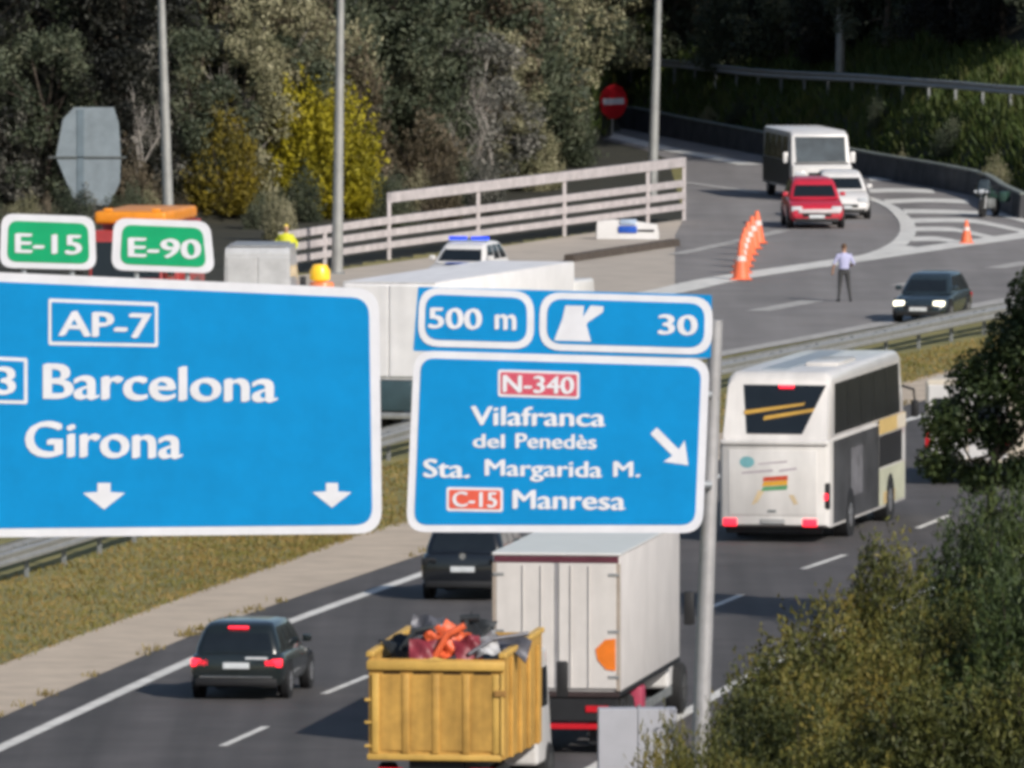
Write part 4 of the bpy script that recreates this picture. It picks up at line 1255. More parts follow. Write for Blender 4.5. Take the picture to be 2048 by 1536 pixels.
# ================================================================== EMERGENCY VEHICLES, PEOPLE, CONES
def police_car(label, px, py, th, scale=1.0):
    c = car('police_car', label, M_wpaint, 4.4, 1.8, 1.5, 'hatch', cat='police car')
    place(c, px, py, th, 2.2, False)
    lb = pbox('light_bar', mat('pale blue bar', (.30, .42, .62), .3), c, -.62, .62, -.35, -.05, 1.50, 1.54, .015, 1)
    for s in (1, -1):
        x0, x1 = sorted((s * .08, s * .62))
        pbox('blue_light', M_bluelamp, lb, x0, x1, -.33, -.07, 1.545, 1.64, .03)
    pbox('bonnet_stripe', mat('police blue', (.02, .07, .34), .4), c, -.35, .35, 1.05, 1.5, .87, .905, .01, 1)
    return c
police_car('white police car with blue light bar beyond the stopped lorry', 900, 588, R(14))
wb = empty('plastic_barrier', W(1255, 479), R(-8), 'low white plastic barrier with blue middle beside the end of the railing', 'barrier')
wr = []
for x, hh, dd in ((-1.05, .30, .10), (-1.0, .60, .2), (-.5, .66, .22), (0, .64, .22), (.5, .58, .22), (1.0, .50, .2), (1.05, .25, .1)):
    wr.append([(x, -dd, .02), (x, -dd * .8, hh * .55), (x, -dd * .5, hh), (x, dd * .5, hh), (x, dd * .8, hh * .55), (x, dd, .02)])
MB().ring_loft(wr).build('body', M_wpaint, wb, smooth=50)
MB().box(-.28, .34, -.24, -.16, .22, .46, .03, 2).build('blue_panel', mat('barrier blue', (.02, .10, .50), .4), wb)
MB().box(.36, .92, -.215, -.15, .27, .34, .015, 1).build('slot', M_black, wb)
MB().box(-.22, .30, -.2, .1, .50, .67, .03, 2).build('pale_lid', mat('pale blue lid', (.45, .55, .70), .4), wb)
# orange and red recovery truck behind the green panels
rt = empty('recovery_truck', (0, 0, 0), 0, 'red recovery truck with orange roof behind the green route panels', 'truck')
place(rt, 250, 690, R(10), 3.0, False)
hw = 1.15
zt = AT(255, 417, rt.location.y).z
M_rt = mat('truck red', (.42, .05, .05), .45, coat=.3); M_rto = mat('truck orange', (.78, .27, .02), .4)
truck_cab(rt, 1.0, 2.3, zt - .55, M_rt, 2.0)
MB().box(-1.15, 1.15, -3.0, .9, .7, zt - 1.4, .05, 2).build('body', M_rt, rt)
MB().hexa([(-1.15, -2.8, zt - 1.4), (1.15, -2.8, zt - 1.4), (1.15, .9, zt - 1.4), (-1.15, .9, zt - 1.4), (-1.1, -2.7, zt - .4), (1.1, -2.7, zt - .4), (1.1, .9, zt - .4), (-1.1, .9, zt - .4)], .05, 2).build('equipment_box', M_rt, rt)
MB().box(-1.05, 1.05, -2.4, 2.3, zt - .38, zt - .02, .1, 3).build('orange_roof', M_rto, rt)
for s in (1, -1):
    pbox('beacon', M_amber, rt, s * .7 - .12, s * .7 + .12, 1.8, 2.05, zt - .02, zt + .06, .03)
    for yy in (-2.0, 2.0):
        wheel(rt, s * .98, yy, .45, .3, M_dkrim, s)
# silver van right of the E-90 panel
sv = empty('silver_van', (0, 0, 0), 0, 'silver-white high roofed van just right of the green E-90 panel', 'van')
place(sv, 515, 690, R(2), 2.6, True)
M_sil = mat('silver paint', (.52, .52, .53), .4, metal=.15, coat=.3)
hw, hl = .98, 2.6
b = MB(); prof = [(-hl, .4), (hl - .05, .4), (hl, .6), (hl - .05, 1.1), (hl - .8, 1.25), (hl - 1.5, 2.5), (hl - 1.8, 2.75), (-hl + .1, 2.75), (-hl, 2.6)]
b.ring_loft([[(x * (1 - .06 * max(0, z - 1.1) / 1.6), y, z) for y, z in prof] for x in (-hw, -hw + .07, hw - .07, hw)]); b.build('body', M_sil, sv, smooth=30)
for s in (1, -1):
    x0, x1 = sorted((s * .015, s * (hw - .1))); pbox('rear_door', M_sil, sv, x0, x1, -hl - .03, -hl + .05, .55, 2.5, .015, 1)
quad_on(lambda u, v, l: (u * (hw - .15), hl - .8 - .7 * v * .88 - .03 + l + .012, 1.28 + 1.1 * v), -1, 1, 0.02, 1).build('windscreen', M_glass, sv)
pbox('grille', M_black, sv, -.5, .5, hl - .05, hl + .012, .7, .95, .02)
pbox('front_bumper', M_black, sv, -hw + .04, hw - .04, hl - .2, hl + .05, .3, .55, .04)
for s in (1, -1):
    x0, x1 = sorted((s * .6, s * .95)); pbox('headlight', M_head, sv, x0, x1, hl - .1, hl + .01, .76, 1.0, .03)
    for yy in (-hl + .9, hl - .9): wheel(sv, s * (hw - .12), yy, .34, .24, M_rim, s)
    MB().box(s * (hw + .12) - .09, s * (hw + .12) + .09, hl - 1.05, hl - .9, 1.35, 1.75, .03, 2).build('mirror', M_black, sv)
pbox('roof_rack', M_galv, sv, -.8, .8, -hl + .4, hl - 2.2, 2.76, 2.82, .02, 1)
# amber beacon trailer seen just above the blue sign
bt = empty('warning_beacon', W(640, 655), 0, 'yellow and orange beacon sticking up above the right end of the Barcelona sign', 'beacon')
zt = AT(635, 528, bt.location.y).z
MB().cyl((0, 0, 0), (0, 0, zt - .5), .06, seg=10).build('post', M_galv_d, bt)
MB().tube([(0, 0, zt - .52), (0, 0, zt - .46), (0, 0, zt - .2), (0, 0, zt - .02), (0, 0, zt)], [.12, .30, .30, .2, .05], 16).build('yellow_dome', mat('beacon yellow', (.85, .50, .03), .3, emit=.35), bt)
MB().tube([(.05, 0, zt - .70), (.05, 0, zt - .53)], [.38, .34], 16).build('orange_base', mat('beacon orange', (.80, .22, .08), .35, emit=.2), bt)
MB().tube([(0, 0, 0), (0, 0, .12)], [.4, .3], 14).build('foot', M_black, bt)

# ---- people: one continuous body each (joints blended into one surface), clothes as colour regions, hair or cap as child
M_skin = mat('skin', (.42, .24, .16), .55, var=.05)
def capsule(b, p0, p1, r0, r1, seg=10):
    p0, p1 = Vector(p0), Vector(p1)
    d = p1 - p0
    pts, rad = [], []
    n = d.normalized()
    for k in (-1, -.7, -.3):
        pts.append(p0 + n * r0 * k); rad.append(r0 * math.sqrt(max(0.02, 1 - k * k)))
    pts += [p0, p1]; rad += [r0, r1]
    for k in (.3, .7, 1):
        pts.append(p1 + n * r1 * k); rad.append(r1 * math.sqrt(max(0.02, 1 - k * k)))
    b.tube(pts, rad, seg)
def person(name, label, p, rz, shirt, trousers, arms, legs, hair, hat=None, hivis=None, turn=0.0):
    root = empty(name, p, rz, label, 'person')
    b = MB()
    H = 1.76
    hip, ch, sh, nk = .93, 1.22, 1.44, 1.52
    # trunk (x right, y forward)
    rings = []
    for z, a, d_ in ((.86, .15, .10), (.94, .175, .12), (1.04, .155, .11), (1.14, .16, .115), (1.26, .185, .125), (1.38, .195, .12), (1.44, .17, .10), (1.49, .09, .075), (1.53, .06, .06)):
        rings.append([(a * math.cos(t), d_ * math.sin(t), z) for t in (2 * math.pi * k / 16 for k in range(16))])
    b.ring_loft(rings)
    capsule(b, (0, .0, 1.48), (0, .015, 1.58), .058, .055)
    # head with jaw, nose, ears
    Rh = Matrix.Rotation(turn, 4, 'Z')
    hb = []
    for z, a, d_, yo in ((1.535, .035, .045, .03), (1.555, .055, .07, .025), (1.60, .068, .085, .015), (1.65, .075, .095, .01), (1.70, .074, .094, .0), (1.74, .058, .075, -.005), (1.762, .03, .04, -.005)):
        hb.append([Rh @ Vector((a * math.cos(t), yo + d_ * math.sin(t), z)) for t in (2 * math.pi * k / 16 for k in range(16))])
    b.ring_loft(hb)
    capsule(b, Rh @ Vector((0, .095, 1.665)), Rh @ Vector((0, .118, 1.63)), .010, .016, 6)
    for s in (1, -1):
        capsule(b, Rh @ Vector((s * .076, 0, 1.625)), Rh @ Vector((s * .080, -.01, 1.665)), .014, .016, 6)
    for s, (kn, an, toe) in zip((1, -1), legs):
        capsule(b, (s * .095, 0, .90), kn, .095, .062)
        capsule(b, kn, an, .062, .042)
        capsule(b, (an[0], an[1] - .04, .05), (toe[0], toe[1], .04), .045, .038)
    for s, (el, wr, hd) in zip((1, -1), arms):
        capsule(b, (s * .19, 0, 1.415), el, .058, .045)
        capsule(b, el, wr, .045, .032)
        w_, h_ = Vector(wr), Vector(hd)
        dd = (h_ - w_).normalized()
        side = dd.cross(Vector((0, 1, 0.2))).normalized()
        palm = w_ + dd * .075
        capsule(b, w_, palm, .032, .036)
        for q, ln in ((-.027, .062), (-.009, .075), (.009, .07), (.027, .055)):
            base = palm + side * q
            mid = base + dd * ln * .55
            capsule(b, base, mid, .011, .010, 6)
            capsule(b, mid, mid + (dd + Vector((0, .5, 0))).normalized() * ln * .5, .010, .008, 6)
        capsule(b, w_ + dd * .03 + Vector((0, .025, 0)), w_ + dd * .085 + Vector((0, .06, 0)), .013, .010, 6)
    o = b.build('body', None, root)
    o.data.materials.append(M_skin); o.data.materials.append(shirt); o.data.materials.append(trousers); o.data.materials.append(M_black)
    md = o.modifiers.new('blend', 'REMESH'); md.mode = 'VOXEL'; md.voxel_size = .012
    sm = o.modifiers.new('smooth', 'SMOOTH'); sm.factor = .5; sm.iterations = 4
    bpy.context.view_layer.update()
    me = bpy.data.meshes.new_from_object(o.evaluated_get(bpy.context.evaluated_depsgraph_get()))
    o.modifiers.clear(); o.data = me
    while len(me.materials) < 4: me.materials.append(None)
    for i, m_ in enumerate((M_skin, shirt, trousers, M_black)): me.materials[i] = m_
    els = [Vector(a[0]) for a in arms]; wrs = [Vector(a[1]) for a in arms]
    for f in me.polygons:
        c = f.center
        arm = abs(c.x) > .2 and c.z > .7 and any(min((c - (e + (w_ - e) * t)).length for t in (.3, .6, .9)) < .075 or (c - w_).length < .16 for e, w_ in zip(els, wrs))
        if c.z < .10: f.material_index = 3
        elif c.z < .97 and not arm: f.material_index = 2
        elif .97 <= c.z < 1.01 and abs(c.x) < .2: f.material_index = 3
        elif arm and not hivis: f.material_index = 0
        elif c.z > 1.50: f.material_index = 0
        else: f.material_index = 1
        f.use_smooth = True
    hbm = MB(); 
    hbm.ring_loft([[Rh @ Vector((a * math.cos(t), yo + d_ * math.sin(t), z)) for t in (2 * math.pi * k / 16 for k in range(16))] for z, a, d_, yo in ((1.655, .081, .085, -.022), (1.70, .083, .098, -.014), (1.745, .068, .083, -.01), (1.775, .035, .045, -.008))])
    hbm.build('hair' if not hat else 'helmet', hair if not hat else hat, root)
    return root
person('person', 'person in light blue shirt and dark trousers standing on the opposite carriageway', W(1688, 604), R(12),
       mat('light blue shirt', (.42, .42, .62), .8, var=.06), mat('charcoal trousers', (.05, .05, .052), .85),
       [((.30, -.02, 1.16), (.23, .16, 1.08), (.17, .21, 1.07)), ((-.31, .0, 1.17), (-.33, .10, .94), (-.33, .13, .86))],
       [((.15, .03, .49), (.20, -.01, .09), (.22, .13, 0)), ((-.13, .02, .49), (-.17, -.02, .09), (-.19, .12, 0))], mat('brown hair', (.10, .055, .03), .8))
hvm = mat('high visibility yellow', (.62, .62, .03), .7, var=.1)
hp = person('person', 'person in yellow high visibility jacket and helmet above the silver van', W(572, 562), R(190), hvm, mat('dark blue trousers', (.02, .025, .04), .8),
       [((.34, .0, 1.18), (.30, .20, 1.05), (.26, .27, 1.03)), ((-.34, .0, 1.18), (-.30, .2, 1.06), (-.26, .27, 1.05))],
       [((.12, .03, .49), (.14, -.01, .09), (.15, .13, 0)), ((-.12, .02, .49), (-.14, -.02, .09), (-.15, .12, 0))], M_black, mat('yellow helmet', (.72, .55, .05), .35, coat=.3), True)
MB().tube([(0, 0, .86), (0, 0, 1.0), (0, 0, 1.2), (0, 0, 1.4), (0, 0, 1.46)], [.27, .27, .28, .27, .2], 16).build('jacket', hvm, hp)
MB().tube([(0, 0, 1.08), (0, 0, 1.14)], [.284, .286], 16).build('reflective_band', M_plate, hp)

# ---- traffic cones
M_cone = mat('cone orange', (.85, .17, .07), .5, var=.08); M_cw = mat('cone band', (.75, .62, .58), .5)
def cone_meshes():
    a = MB(); a.tube([(0, 0, .03), (0, 0, .5), (0, 0, .92), (0, 0, .95)], [.24, .15, .06, .03], 16)
    a.box(-.3, .3, -.3, .3, 0, .035, .01, 1)
    b = MB(); b.tube([(0, 0, .52), (0, 0, .66)], [.152, .128], 16)
    return a.mesh('cone'), b.mesh('band')
cm, cbm = cone_meshes(); cm.materials.append(M_cone); cbm.materials.append(M_cw)
def cone(px, py, label, sc=1.0):
    p = W(px, py, .03)
    o = link('traffic_cone', cm, None, None, p)
    o.scale = (sc, sc, sc)
    tag(o, label, 'traffic cone', 'orange traffic cones')
    link('band', cbm, None, o)
cps = [(1482, 559), (1483, 546), (1486, 533), (1490, 521), (1496, 509), (1504, 497), (1514, 486)]
labs = ['orange traffic cone nearest to us, on the white edge line', 'second orange cone of the curved row, from the white edge line', 'third orange cone of the curved row, from the white edge line', 'middle orange cone of the curved row', 'third orange cone from the red car in the curved row', 'second orange cone from the red car in the curved row', 'orange cone of the curved row nearest to the red car']
for (x, y), l in zip(cps, labs):
    cone(x, y, l, 1.12)
cone(1933, 486, 'single orange cone on the white hatched stripes', .8)

# ---- motorcycle standing at the end of the barrier
mc = empty('motorcycle', W(1978, 434), R(160), 'dark green motorcycle at the end of the slip road barrier', 'motorcycle')
M_mg = mat('motorcycle green', (.03, .07, .055), .35, coat=.4)
for yy in (-.72, .72):
    wheel(mc, 0, yy, .32, .14, M_dkrim, 1)
b = MB(); b.tube([(0, -.75, .62), (0, -.35, .72), (0, .0, .74), (0, .3, .92), (0, .62, .98)], [.10, .19, .17, .22, .10], 12); b.build('body', M_mg, mc)
MB().box(-.17, .17, -.6, .05, .74, .84, .05, 3).build('seat', M_black, mc)
MB().box(-.16, .16, -.3, .3, .3, .66, .06, 2).build('engine', M_galv_d, mc)
MB().hexa([(-.26, .5, .8), (.26, .5, .8), (.2, .82, .85), (-.2, .82, .85), (-.2, .45, 1.3), (.2, .45, 1.3), (.14, .5, 1.3), (-.14, .5, 1.3)], .03, 2).build('windshield', M_glass2, mc)
MB().tube([(-.42, .35, 1.08), (0, .5, 1.02), (.42, .35, 1.08)], .022, 8).build('handlebar', M_black, mc)
for s in (1, -1):
    MB().tube([(s * .09, .72, .32), (s * .09, .5, 1.0)], .03, 8).build('fork', M_galv, mc)
    pbox('pannier', M_mg, mc, s * .34 - .13, s * .34 + .13, -.95, -.45, .5, .86, .05)
    pbox('indicator', M_head, mc, s * .2 - .05, s * .2 + .05, .84, .9, .86, .95, .02)
pbox('headlight', M_head, mc, -.1, .1, .78, .86, .84, .98, .03)

# small grey cabinet on a post behind the minibus
cbx = empty('roadside_box', W(1610, 318), 0, 'small grey box on a post behind the minibus roof', 'roadside box')
cbx.location = Vector((W(1610, 300).x, W(1610, 300).y + 2, 0)); cbx.location.z = hz(cbx.location.x, cbx.location.y)
zt = AT(1610, 205, cbx.location.y).z - cbx.location.z
MB().cyl((0, 0, -.1), (0, 0, zt - .75), .07, seg=10).build('post', M_galv_d, cbx)
MB().box(-.34, .4, -.2, .2, zt - .85, zt, .03, 2).build('housing', mat('box grey', (.16, .16, .17), .6), cbx)
MB().box(-.2, .44, -.24, .24, zt - .002, zt + .03, .01, 1).build('lid', M_galv, cbx)
# ================================================================== TREES AND SHRUBS
def leaf_cloud(seed, clumps, n, size, aspect=.45, up=.3, inner=.45):
    rg = np.random.default_rng(seed)
    C = np.array([c for c, r in clumps]); Rr = np.array([r for c, r in clumps])
    pr = Rr ** 2 / np.sum(Rr ** 2)
    k = rg.choice(len(C), n, p=pr)
    d = rg.normal(size=(n, 3)); d /= np.linalg.norm(d, axis=1)[:, None]
    rad = Rr[k] * (inner + (1.08 - inner) * rg.uniform(0, 1, n) ** .6)
    P = C[k] + d * rad[:, None] * np.array([1, 1, .85])
    P[:, 2] = np.maximum(P[:, 2], .05)
    nrm = d * .7 + rg.normal(size=(n, 3)) * .8 + np.array([0, 0, up])
    nrm /= np.linalg.norm(nrm, axis=1)[:, None]
    t = np.cross(nrm, rg.normal(size=(n, 3))); t /= np.linalg.norm(t, axis=1)[:, None]
    b = np.cross(nrm, t)
    L = size * rg.uniform(.6, 1.4, n)[:, None]
    v = np.stack([P - t * L * .5, P + b * L * aspect * .5 - t * L * .05, P + t * L * .5, P - b * L * aspect * .5 - t * L * .05], 1)
    v[:, 1] += nrm * L * .12; v[:, 3] += nrm * L * .12
    return v.reshape(-1, 3)
def clump_shape(seed, w, h, k, base=.3, rmin=.28, rmax=.55):
    rg = random.Random(seed)
    out = []
    for i in range(k):
        z = base + (h - base) * rg.random() ** .85
        f = math.sin(math.pi * min(.98, max(.12, (z / h) * .85 + .08))) ** .6
        a = rg.uniform(0, 2 * math.pi)
        q = w / 2 * f * math.sqrt(rg.random())
        r = rg.uniform(rmin, rmax) * w / 4
        out.append(((q * math.cos(a), q * math.sin(a), min(z, h - r * .7)), r))
    return out
def trunk_mesh(seed, clumps, r0, h, name='trunk'):
    rg = random.Random(seed)
    b = MB()
    top = Vector((rg.uniform(-.2, .2), rg.uniform(-.2, .2), h * .62))
    mid = Vector((rg.uniform(-.15, .15), rg.uniform(-.15, .15), h * .3))
    b.tube([(0, 0, -.4), mid * .5, mid, top], [r0 * 1.25, r0, r0 * .75, r0 * .3], 8)
    for c, r in clumps[::2]:
        c = Vector(c)
        t = rg.uniform(.25, .9)
        st = mid * (1 - t) + top * t if c.z > h * .3 else mid * t
        m_ = (st + c) / 2 + Vector((0, 0, -.1 * r))
        b.tube([st, m_, c], [r0 * .32, r0 * .2, r0 * .06], 5)
    return b.mesh(name)
M_bark = mat('bark', (.075, .058, .045), .9, var=.3, scale=5)
M_bark2 = mat('pale bark', (.34, .31, .28), .85, var=.25, scale=4)
LM = {
 'dark': leafmat('dark evergreen leaves', [(.012, .017, .011), (.036, .048, .028), (.08, .092, .055), (.15, .15, .10)], trans=0),
 'black': leafmat('shade blackened leaves', [(.003, .003, .003), (.007, .008, .006), (.013, .014, .009), (.024, .022, .014)], trans=0),  # gloom of the dark upper corners is painted into the leaf colour
 'olive': leafmat('olive brush leaves', [(.05, .056, .028), (.14, .138, .075), (.27, .25, .15), (.44, .40, .28)], trans=0),
 'grey': leafmat('grey silvery leaves', [(.022, .026, .022), (.07, .072, .058), (.18, .172, .15), (.42, .40, .36)], trans=0),
 'brown': leafmat('brown dry brush', [(.018, .016, .010), (.055, .045, .027), (.12, .095, .06), (.23, .19, .14)], trans=0),
 'yellow': leafmat('yellow flowers', [(.09, .095, .016), (.25, .22, .016), (.40, .34, .02), (.52, .43, .028)]),
 'mustard': leafmat('mustard flowers', [(.05, .05, .014), (.12, .10, .018), (.22, .17, .018), (.34, .25, .025)]),
 'fore': leafmat('foreground brush leaves', [(.014, .020, .006), (.048, .056, .014), (.10, .098, .022), (.17, .135, .030), (.22, .16, .035)], trans=0),
 'foreg': leafmat('foreground green leaves', [(.007, .013, .005), (.022, .038, .012), (.055, .078, .022), (.11, .13, .038)], trans=0),
 'foreb': leafmat('foreground dark leaves', [(.010, .014, .005), (.035, .044, .012), (.085, .088, .020), (.16, .14, .032)], trans=0),
}
def sprig_cloud(seed, w, h, ns, per, size, aspect=.3, base=.0, lumps=7):
    """brushy bush: many sprigs running outwards to an uneven dome, leaves set along each"""
    rg = np.random.default_rng(seed)
    d = rg.normal(size=(ns, 3)); d[:, 2] = np.abs(d[:, 2]) * 1.1 + .05
    d /= np.linalg.norm(d, axis=1)[:, None]
    lc = rg.normal(size=(lumps, 3)); lc[:, 2] = np.abs(lc[:, 2]); lc /= np.linalg.norm(lc, axis=1)[:, None]
    amp = .62 + .48 * np.max(np.clip(d @ lc.T, 0, 1) ** 6, axis=1) + rg.normal(0, .07, ns)
    end = d * np.array([w / 2, w / 2, h - base]) * amp[:, None]; end[:, 2] += base
    st = end * rg.uniform(.25, .5, ns)[:, None] * np.array([.8, .8, 1])
    st[:, 2] = np.maximum(st[:, 2] - .15 * h, 0.02)
    bow = rg.normal(0, .06 * w, (ns, 3))
    t = rg.uniform(.15, 1.0, (ns, per)) ** .8
    P = st[:, None] * (1 - t)[..., None] + end[:, None] * t[..., None] + bow[:, None] * (t * (1 - t))[..., None] * 2
    P = P.reshape(-1, 3) + rg.normal(0, size * .45, (ns * per, 3))
    P[:, 2] = np.maximum(P[:, 2], .03)
    n = len(P)
    ax = np.repeat((end - st) / np.linalg.norm(end - st, axis=1)[:, None], per, 0) + rg.normal(0, .55, (n, 3))
    ax /= np.linalg.norm(ax, axis=1)[:, None]
    sd = np.cross(ax, rg.normal(size=(n, 3))); sd /= np.linalg.norm(sd, axis=1)[:, None]
    L = size * rg.uniform(.6, 1.5, n)[:, None]
    v = np.stack([P - ax * L * .5, P + sd * L * aspect * .5, P + ax * L * .5, P - sd * L * aspect * .5], 1)
    return quads_mesh('crown', v.reshape(-1, 3), n), list(zip([tuple(e) for e in end[:24]], [.2] * 24))
def brush_proto(seed, w, h, ns, per, size, aspect=.3, r0=.05):
    me, cl = sprig_cloud(seed, w, h, ns, per, size, aspect)
    rg = random.Random(seed)
    b = MB()
    for e, _ in cl:
        e = Vector(e)
        b.tube([Vector((0, 0, -.3)), e * .4 + Vector((0, 0, -.05)), e * .95], [r0, r0 * .6, r0 * .15], 5)
    return me, b.mesh('trunk')
def shrub_proto(seed, w, h, k, n, leaf, aspect=.5, r0=.09, base=.3, inner=.45):
    cl = clump_shape(seed, w, h, k, base)
    return quads_mesh('crown', leaf_cloud(seed, cl, n, leaf, aspect, inner=inner), n), trunk_mesh(seed, cl, r0, h)
PROTO = [shrub_proto(11, 4.2, 5.2, 60, 12000, .14, r0=.1, inner=.2), brush_proto(12, 4.2, 4.4, 420, 26, .17, .38), shrub_proto(13, 5.0, 6.4, 70, 13000, .155, r0=.13, inner=.2), brush_proto(14, 3.8, 3.4, 380, 24, .15, .4)]
PYEL = brush_proto(16, 4.4, 6.2, 620, 26, .16, .45)
CACHE = {}
def shrub(name, label, p, which, leaf, sc=1.0, rz=0.0, bark=None, cat='shrub', group=None, sx=1.0):
    crown, trunk = which if isinstance(which, tuple) else PROTO[which]
    kc = (crown.name, leaf)
    if kc not in CACHE:
        c = crown.copy(); c.materials.append(LM[leaf]); CACHE[kc] = c
    kt = (trunk.name, (bark or M_bark).name)
    if kt not in CACHE:
        t = trunk.copy(); t.materials.append(bark or M_bark); CACHE[kt] = t
    o = empty(name, p, rz, label, cat, group)
    o.scale = (sc * sx, sc * sx, sc)
    link('trunk', CACHE[kt], None, o)
    link('crown', CACHE[kc], None, o)
    return o
def standing(px, py, back=0.0):
    p = W(px, py); p.y += back; p.x *= p.y / (p.y - back)
    p.z = hz(p.x, p.y) - .05
    return p
rg = random.Random(21)
# distinct ones
shrub('flowering_shrub', 'tall bright yellow flowering shrub behind the second lamp post', standing(662, 438, 1.2), PYEL, 'yellow', .95, .4, sx=1.3)
shrub('flowering_shrub', 'low mustard yellow flowering shrub left of the tall yellow one', standing(452, 446, 1.2), 3, 'mustard', 1.0, 1.0, sx=1.05)
shrub('silvery_tree', 'pale silvery grey tree in the middle of the wood', standing(955, 400, 3.0), 2, 'grey', .92, 2.0, M_bark2, 'tree')
shrub('brush', 'grey brown brush right of the yellow shrub behind the railing', standing(860, 408, 1.4), 3, 'brown', .95, 0.3)
shrub('brush', 'dull grey brush in front of the pale silvery tree', standing(1030, 385, 1.6), 3, 'olive', .9, 2.3)
shrub('brush', 'dark brush beside the foot of the no entry sign', standing(1130, 340, 2.5), 1, 'dark', .7, 1.3)
shrub('brush', 'pale grey brush at the far left edge of the wood', standing(20, 452, 1.5), 3, 'grey', 1.05, 1.1)
shrub('light_tree', 'light olive tree at the top between the first two lamp posts', standing(540, 440, 3.6), 2, 'olive', 1.0, 3.3, M_bark2, 'tree')
shrub('light_tree', 'greyish twiggy tree behind the first lamp post', standing(270, 450, 3.2), 1, 'grey', 1.15, 4.1, M_bark2, 'tree')
shrub('brush', 'dim brown brush between the round sign back and the first lamp post', standing(265, 455, 1.0), 3, 'brown', .8, 5.2)
shrub('dark_tree', 'very dark tree right of the tall yellow shrub', standing(820, 410, 4.0), 0, 'dark', 1.05, 5.0, None, 'tree')
shrub('brush', 'dark green brush at the foot of the second lamp post', standing(600, 446, .8), 3, 'dark', .55, 2.2)
# pale bare trees in front of the leaves
def bare_tree(p, seed, h, label, lean=0.0):
    rg_ = random.Random(seed)
    o = empty('bare_tree', p, 0, label, 'tree')
    tr = MB(); tw = MB()
    def grow(b, st, d, ln, r, lev):
        pts = [st]; q = st.copy(); dd = d.copy()
        for k in range(4):
            dd = (dd + Vector((rg_.uniform(-.25, .25), rg_.uniform(-.25, .25), rg_.uniform(-.05, .2)))).normalized()
            q = q + dd * ln / 4
            pts.append(q.copy())
        b.tube(pts, [r * (1 - .17 * k) for k in range(5)], 6 if lev < 2 else 4)
        if lev < 3:
            for k in range(4 if lev < 2 else 3):
                t = rg_.uniform(.35, 1)
                i_ = min(3, int(t * 4)); s_ = pts[i_].lerp(pts[i_ + 1], t * 4 - i_ if t < 1 else 1)
                nd = (dd + Vector((rg_.uniform(-1, 1), rg_.uniform(-.7, .4), rg_.uniform(-.15, .8)))).normalized()
                grow(tw if lev >= 1 else tr, s_, nd, ln * rg_.uniform(.45, .7), r * .5, lev + 1)
    grow(tr, Vector((0, 0, -.2)), Vector((lean, 0, 1)).normalized(), h * .55, .10, 0)
    tr.build('trunk', M_bark2, o); tw.build('branches', M_bark2, o)
bare_tree(standing(985, 398, .9), 5, 5.2, 'pale bare branched tree in front of the silvery tree', -.2)
bare_tree(standing(905, 404, 1.3), 9, 4.6, 'small pale bare tree left of the silvery tree', .35)
bare_tree(standing(262, 455, 1.4), 13, 5.6, 'pale bare tree just left of the first lamp post', .2)
bare_tree(standing(500, 446, 2.2), 17, 6.0, 'tall pale bare tree between the two yellow shrubs', -.1)
# the mass of the wood behind
KIND = {'dark': 'dark evergreen', 'black': 'blackish painted-shade', 'olive': 'light olive', 'brown': 'dull brown', 'grey': 'pale grey'}
def zone(px):
    return ('left of the first lamp post' if px < 330 else 'between the first and second lamp posts' if px < 680 else 'between the second lamp post and the pale tree' if px < 930 else 'between the pale tree and the no entry sign')
for row, (back, sc, ks) in enumerate(((5.5, 1.0, ('dark', 'brown', 'dark', 'olive')), (9.5, 1.2, ('dark', 'olive', 'brown', 'dark')), (15, 1.4, ('dark', 'dark', 'olive', 'brown')))):
    for i in range(12):
        px = -100 + i * 116 + rg.uniform(-40, 40) + row * 35
        k = ks[(i * 7 + row * 3) % len(ks)]
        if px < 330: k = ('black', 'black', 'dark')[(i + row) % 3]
        if 730 < px < 900: k = 'dark'
        py = float(np.interp(px, [q[0] for q in bpix], [q[1] for q in bpix]))
        if px > 1110 + row * 30: continue
        lab = KIND[k] + (' front', ' middle', ' rear')[row] + ' tree ' + zone(px)
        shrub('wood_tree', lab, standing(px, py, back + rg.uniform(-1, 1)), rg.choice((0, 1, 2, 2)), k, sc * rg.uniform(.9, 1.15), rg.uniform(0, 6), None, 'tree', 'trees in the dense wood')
# low undergrowth right behind the railing
for i in range(25):
    px = -20 + i * 53 + rg.uniform(-20, 20)
    if 590 < px < 760 or 390 < px < 520 or px > 1165: continue
    py = float(np.interp(px, [q[0] for q in bpix], [q[1] for q in bpix]))
    k = ('dark', 'olive', 'brown', 'dark', 'grey')[i % 5]
    shrub('low_bush', KIND[k] + ' low bush behind the railing, ' + zone(px), standing(px, py + (8, 34)[i % 2], 0), (3, 1)[i % 2], k, rg.uniform(.34, .5), rg.uniform(0, 6), None, 'bush', 'undergrowth behind the railing')
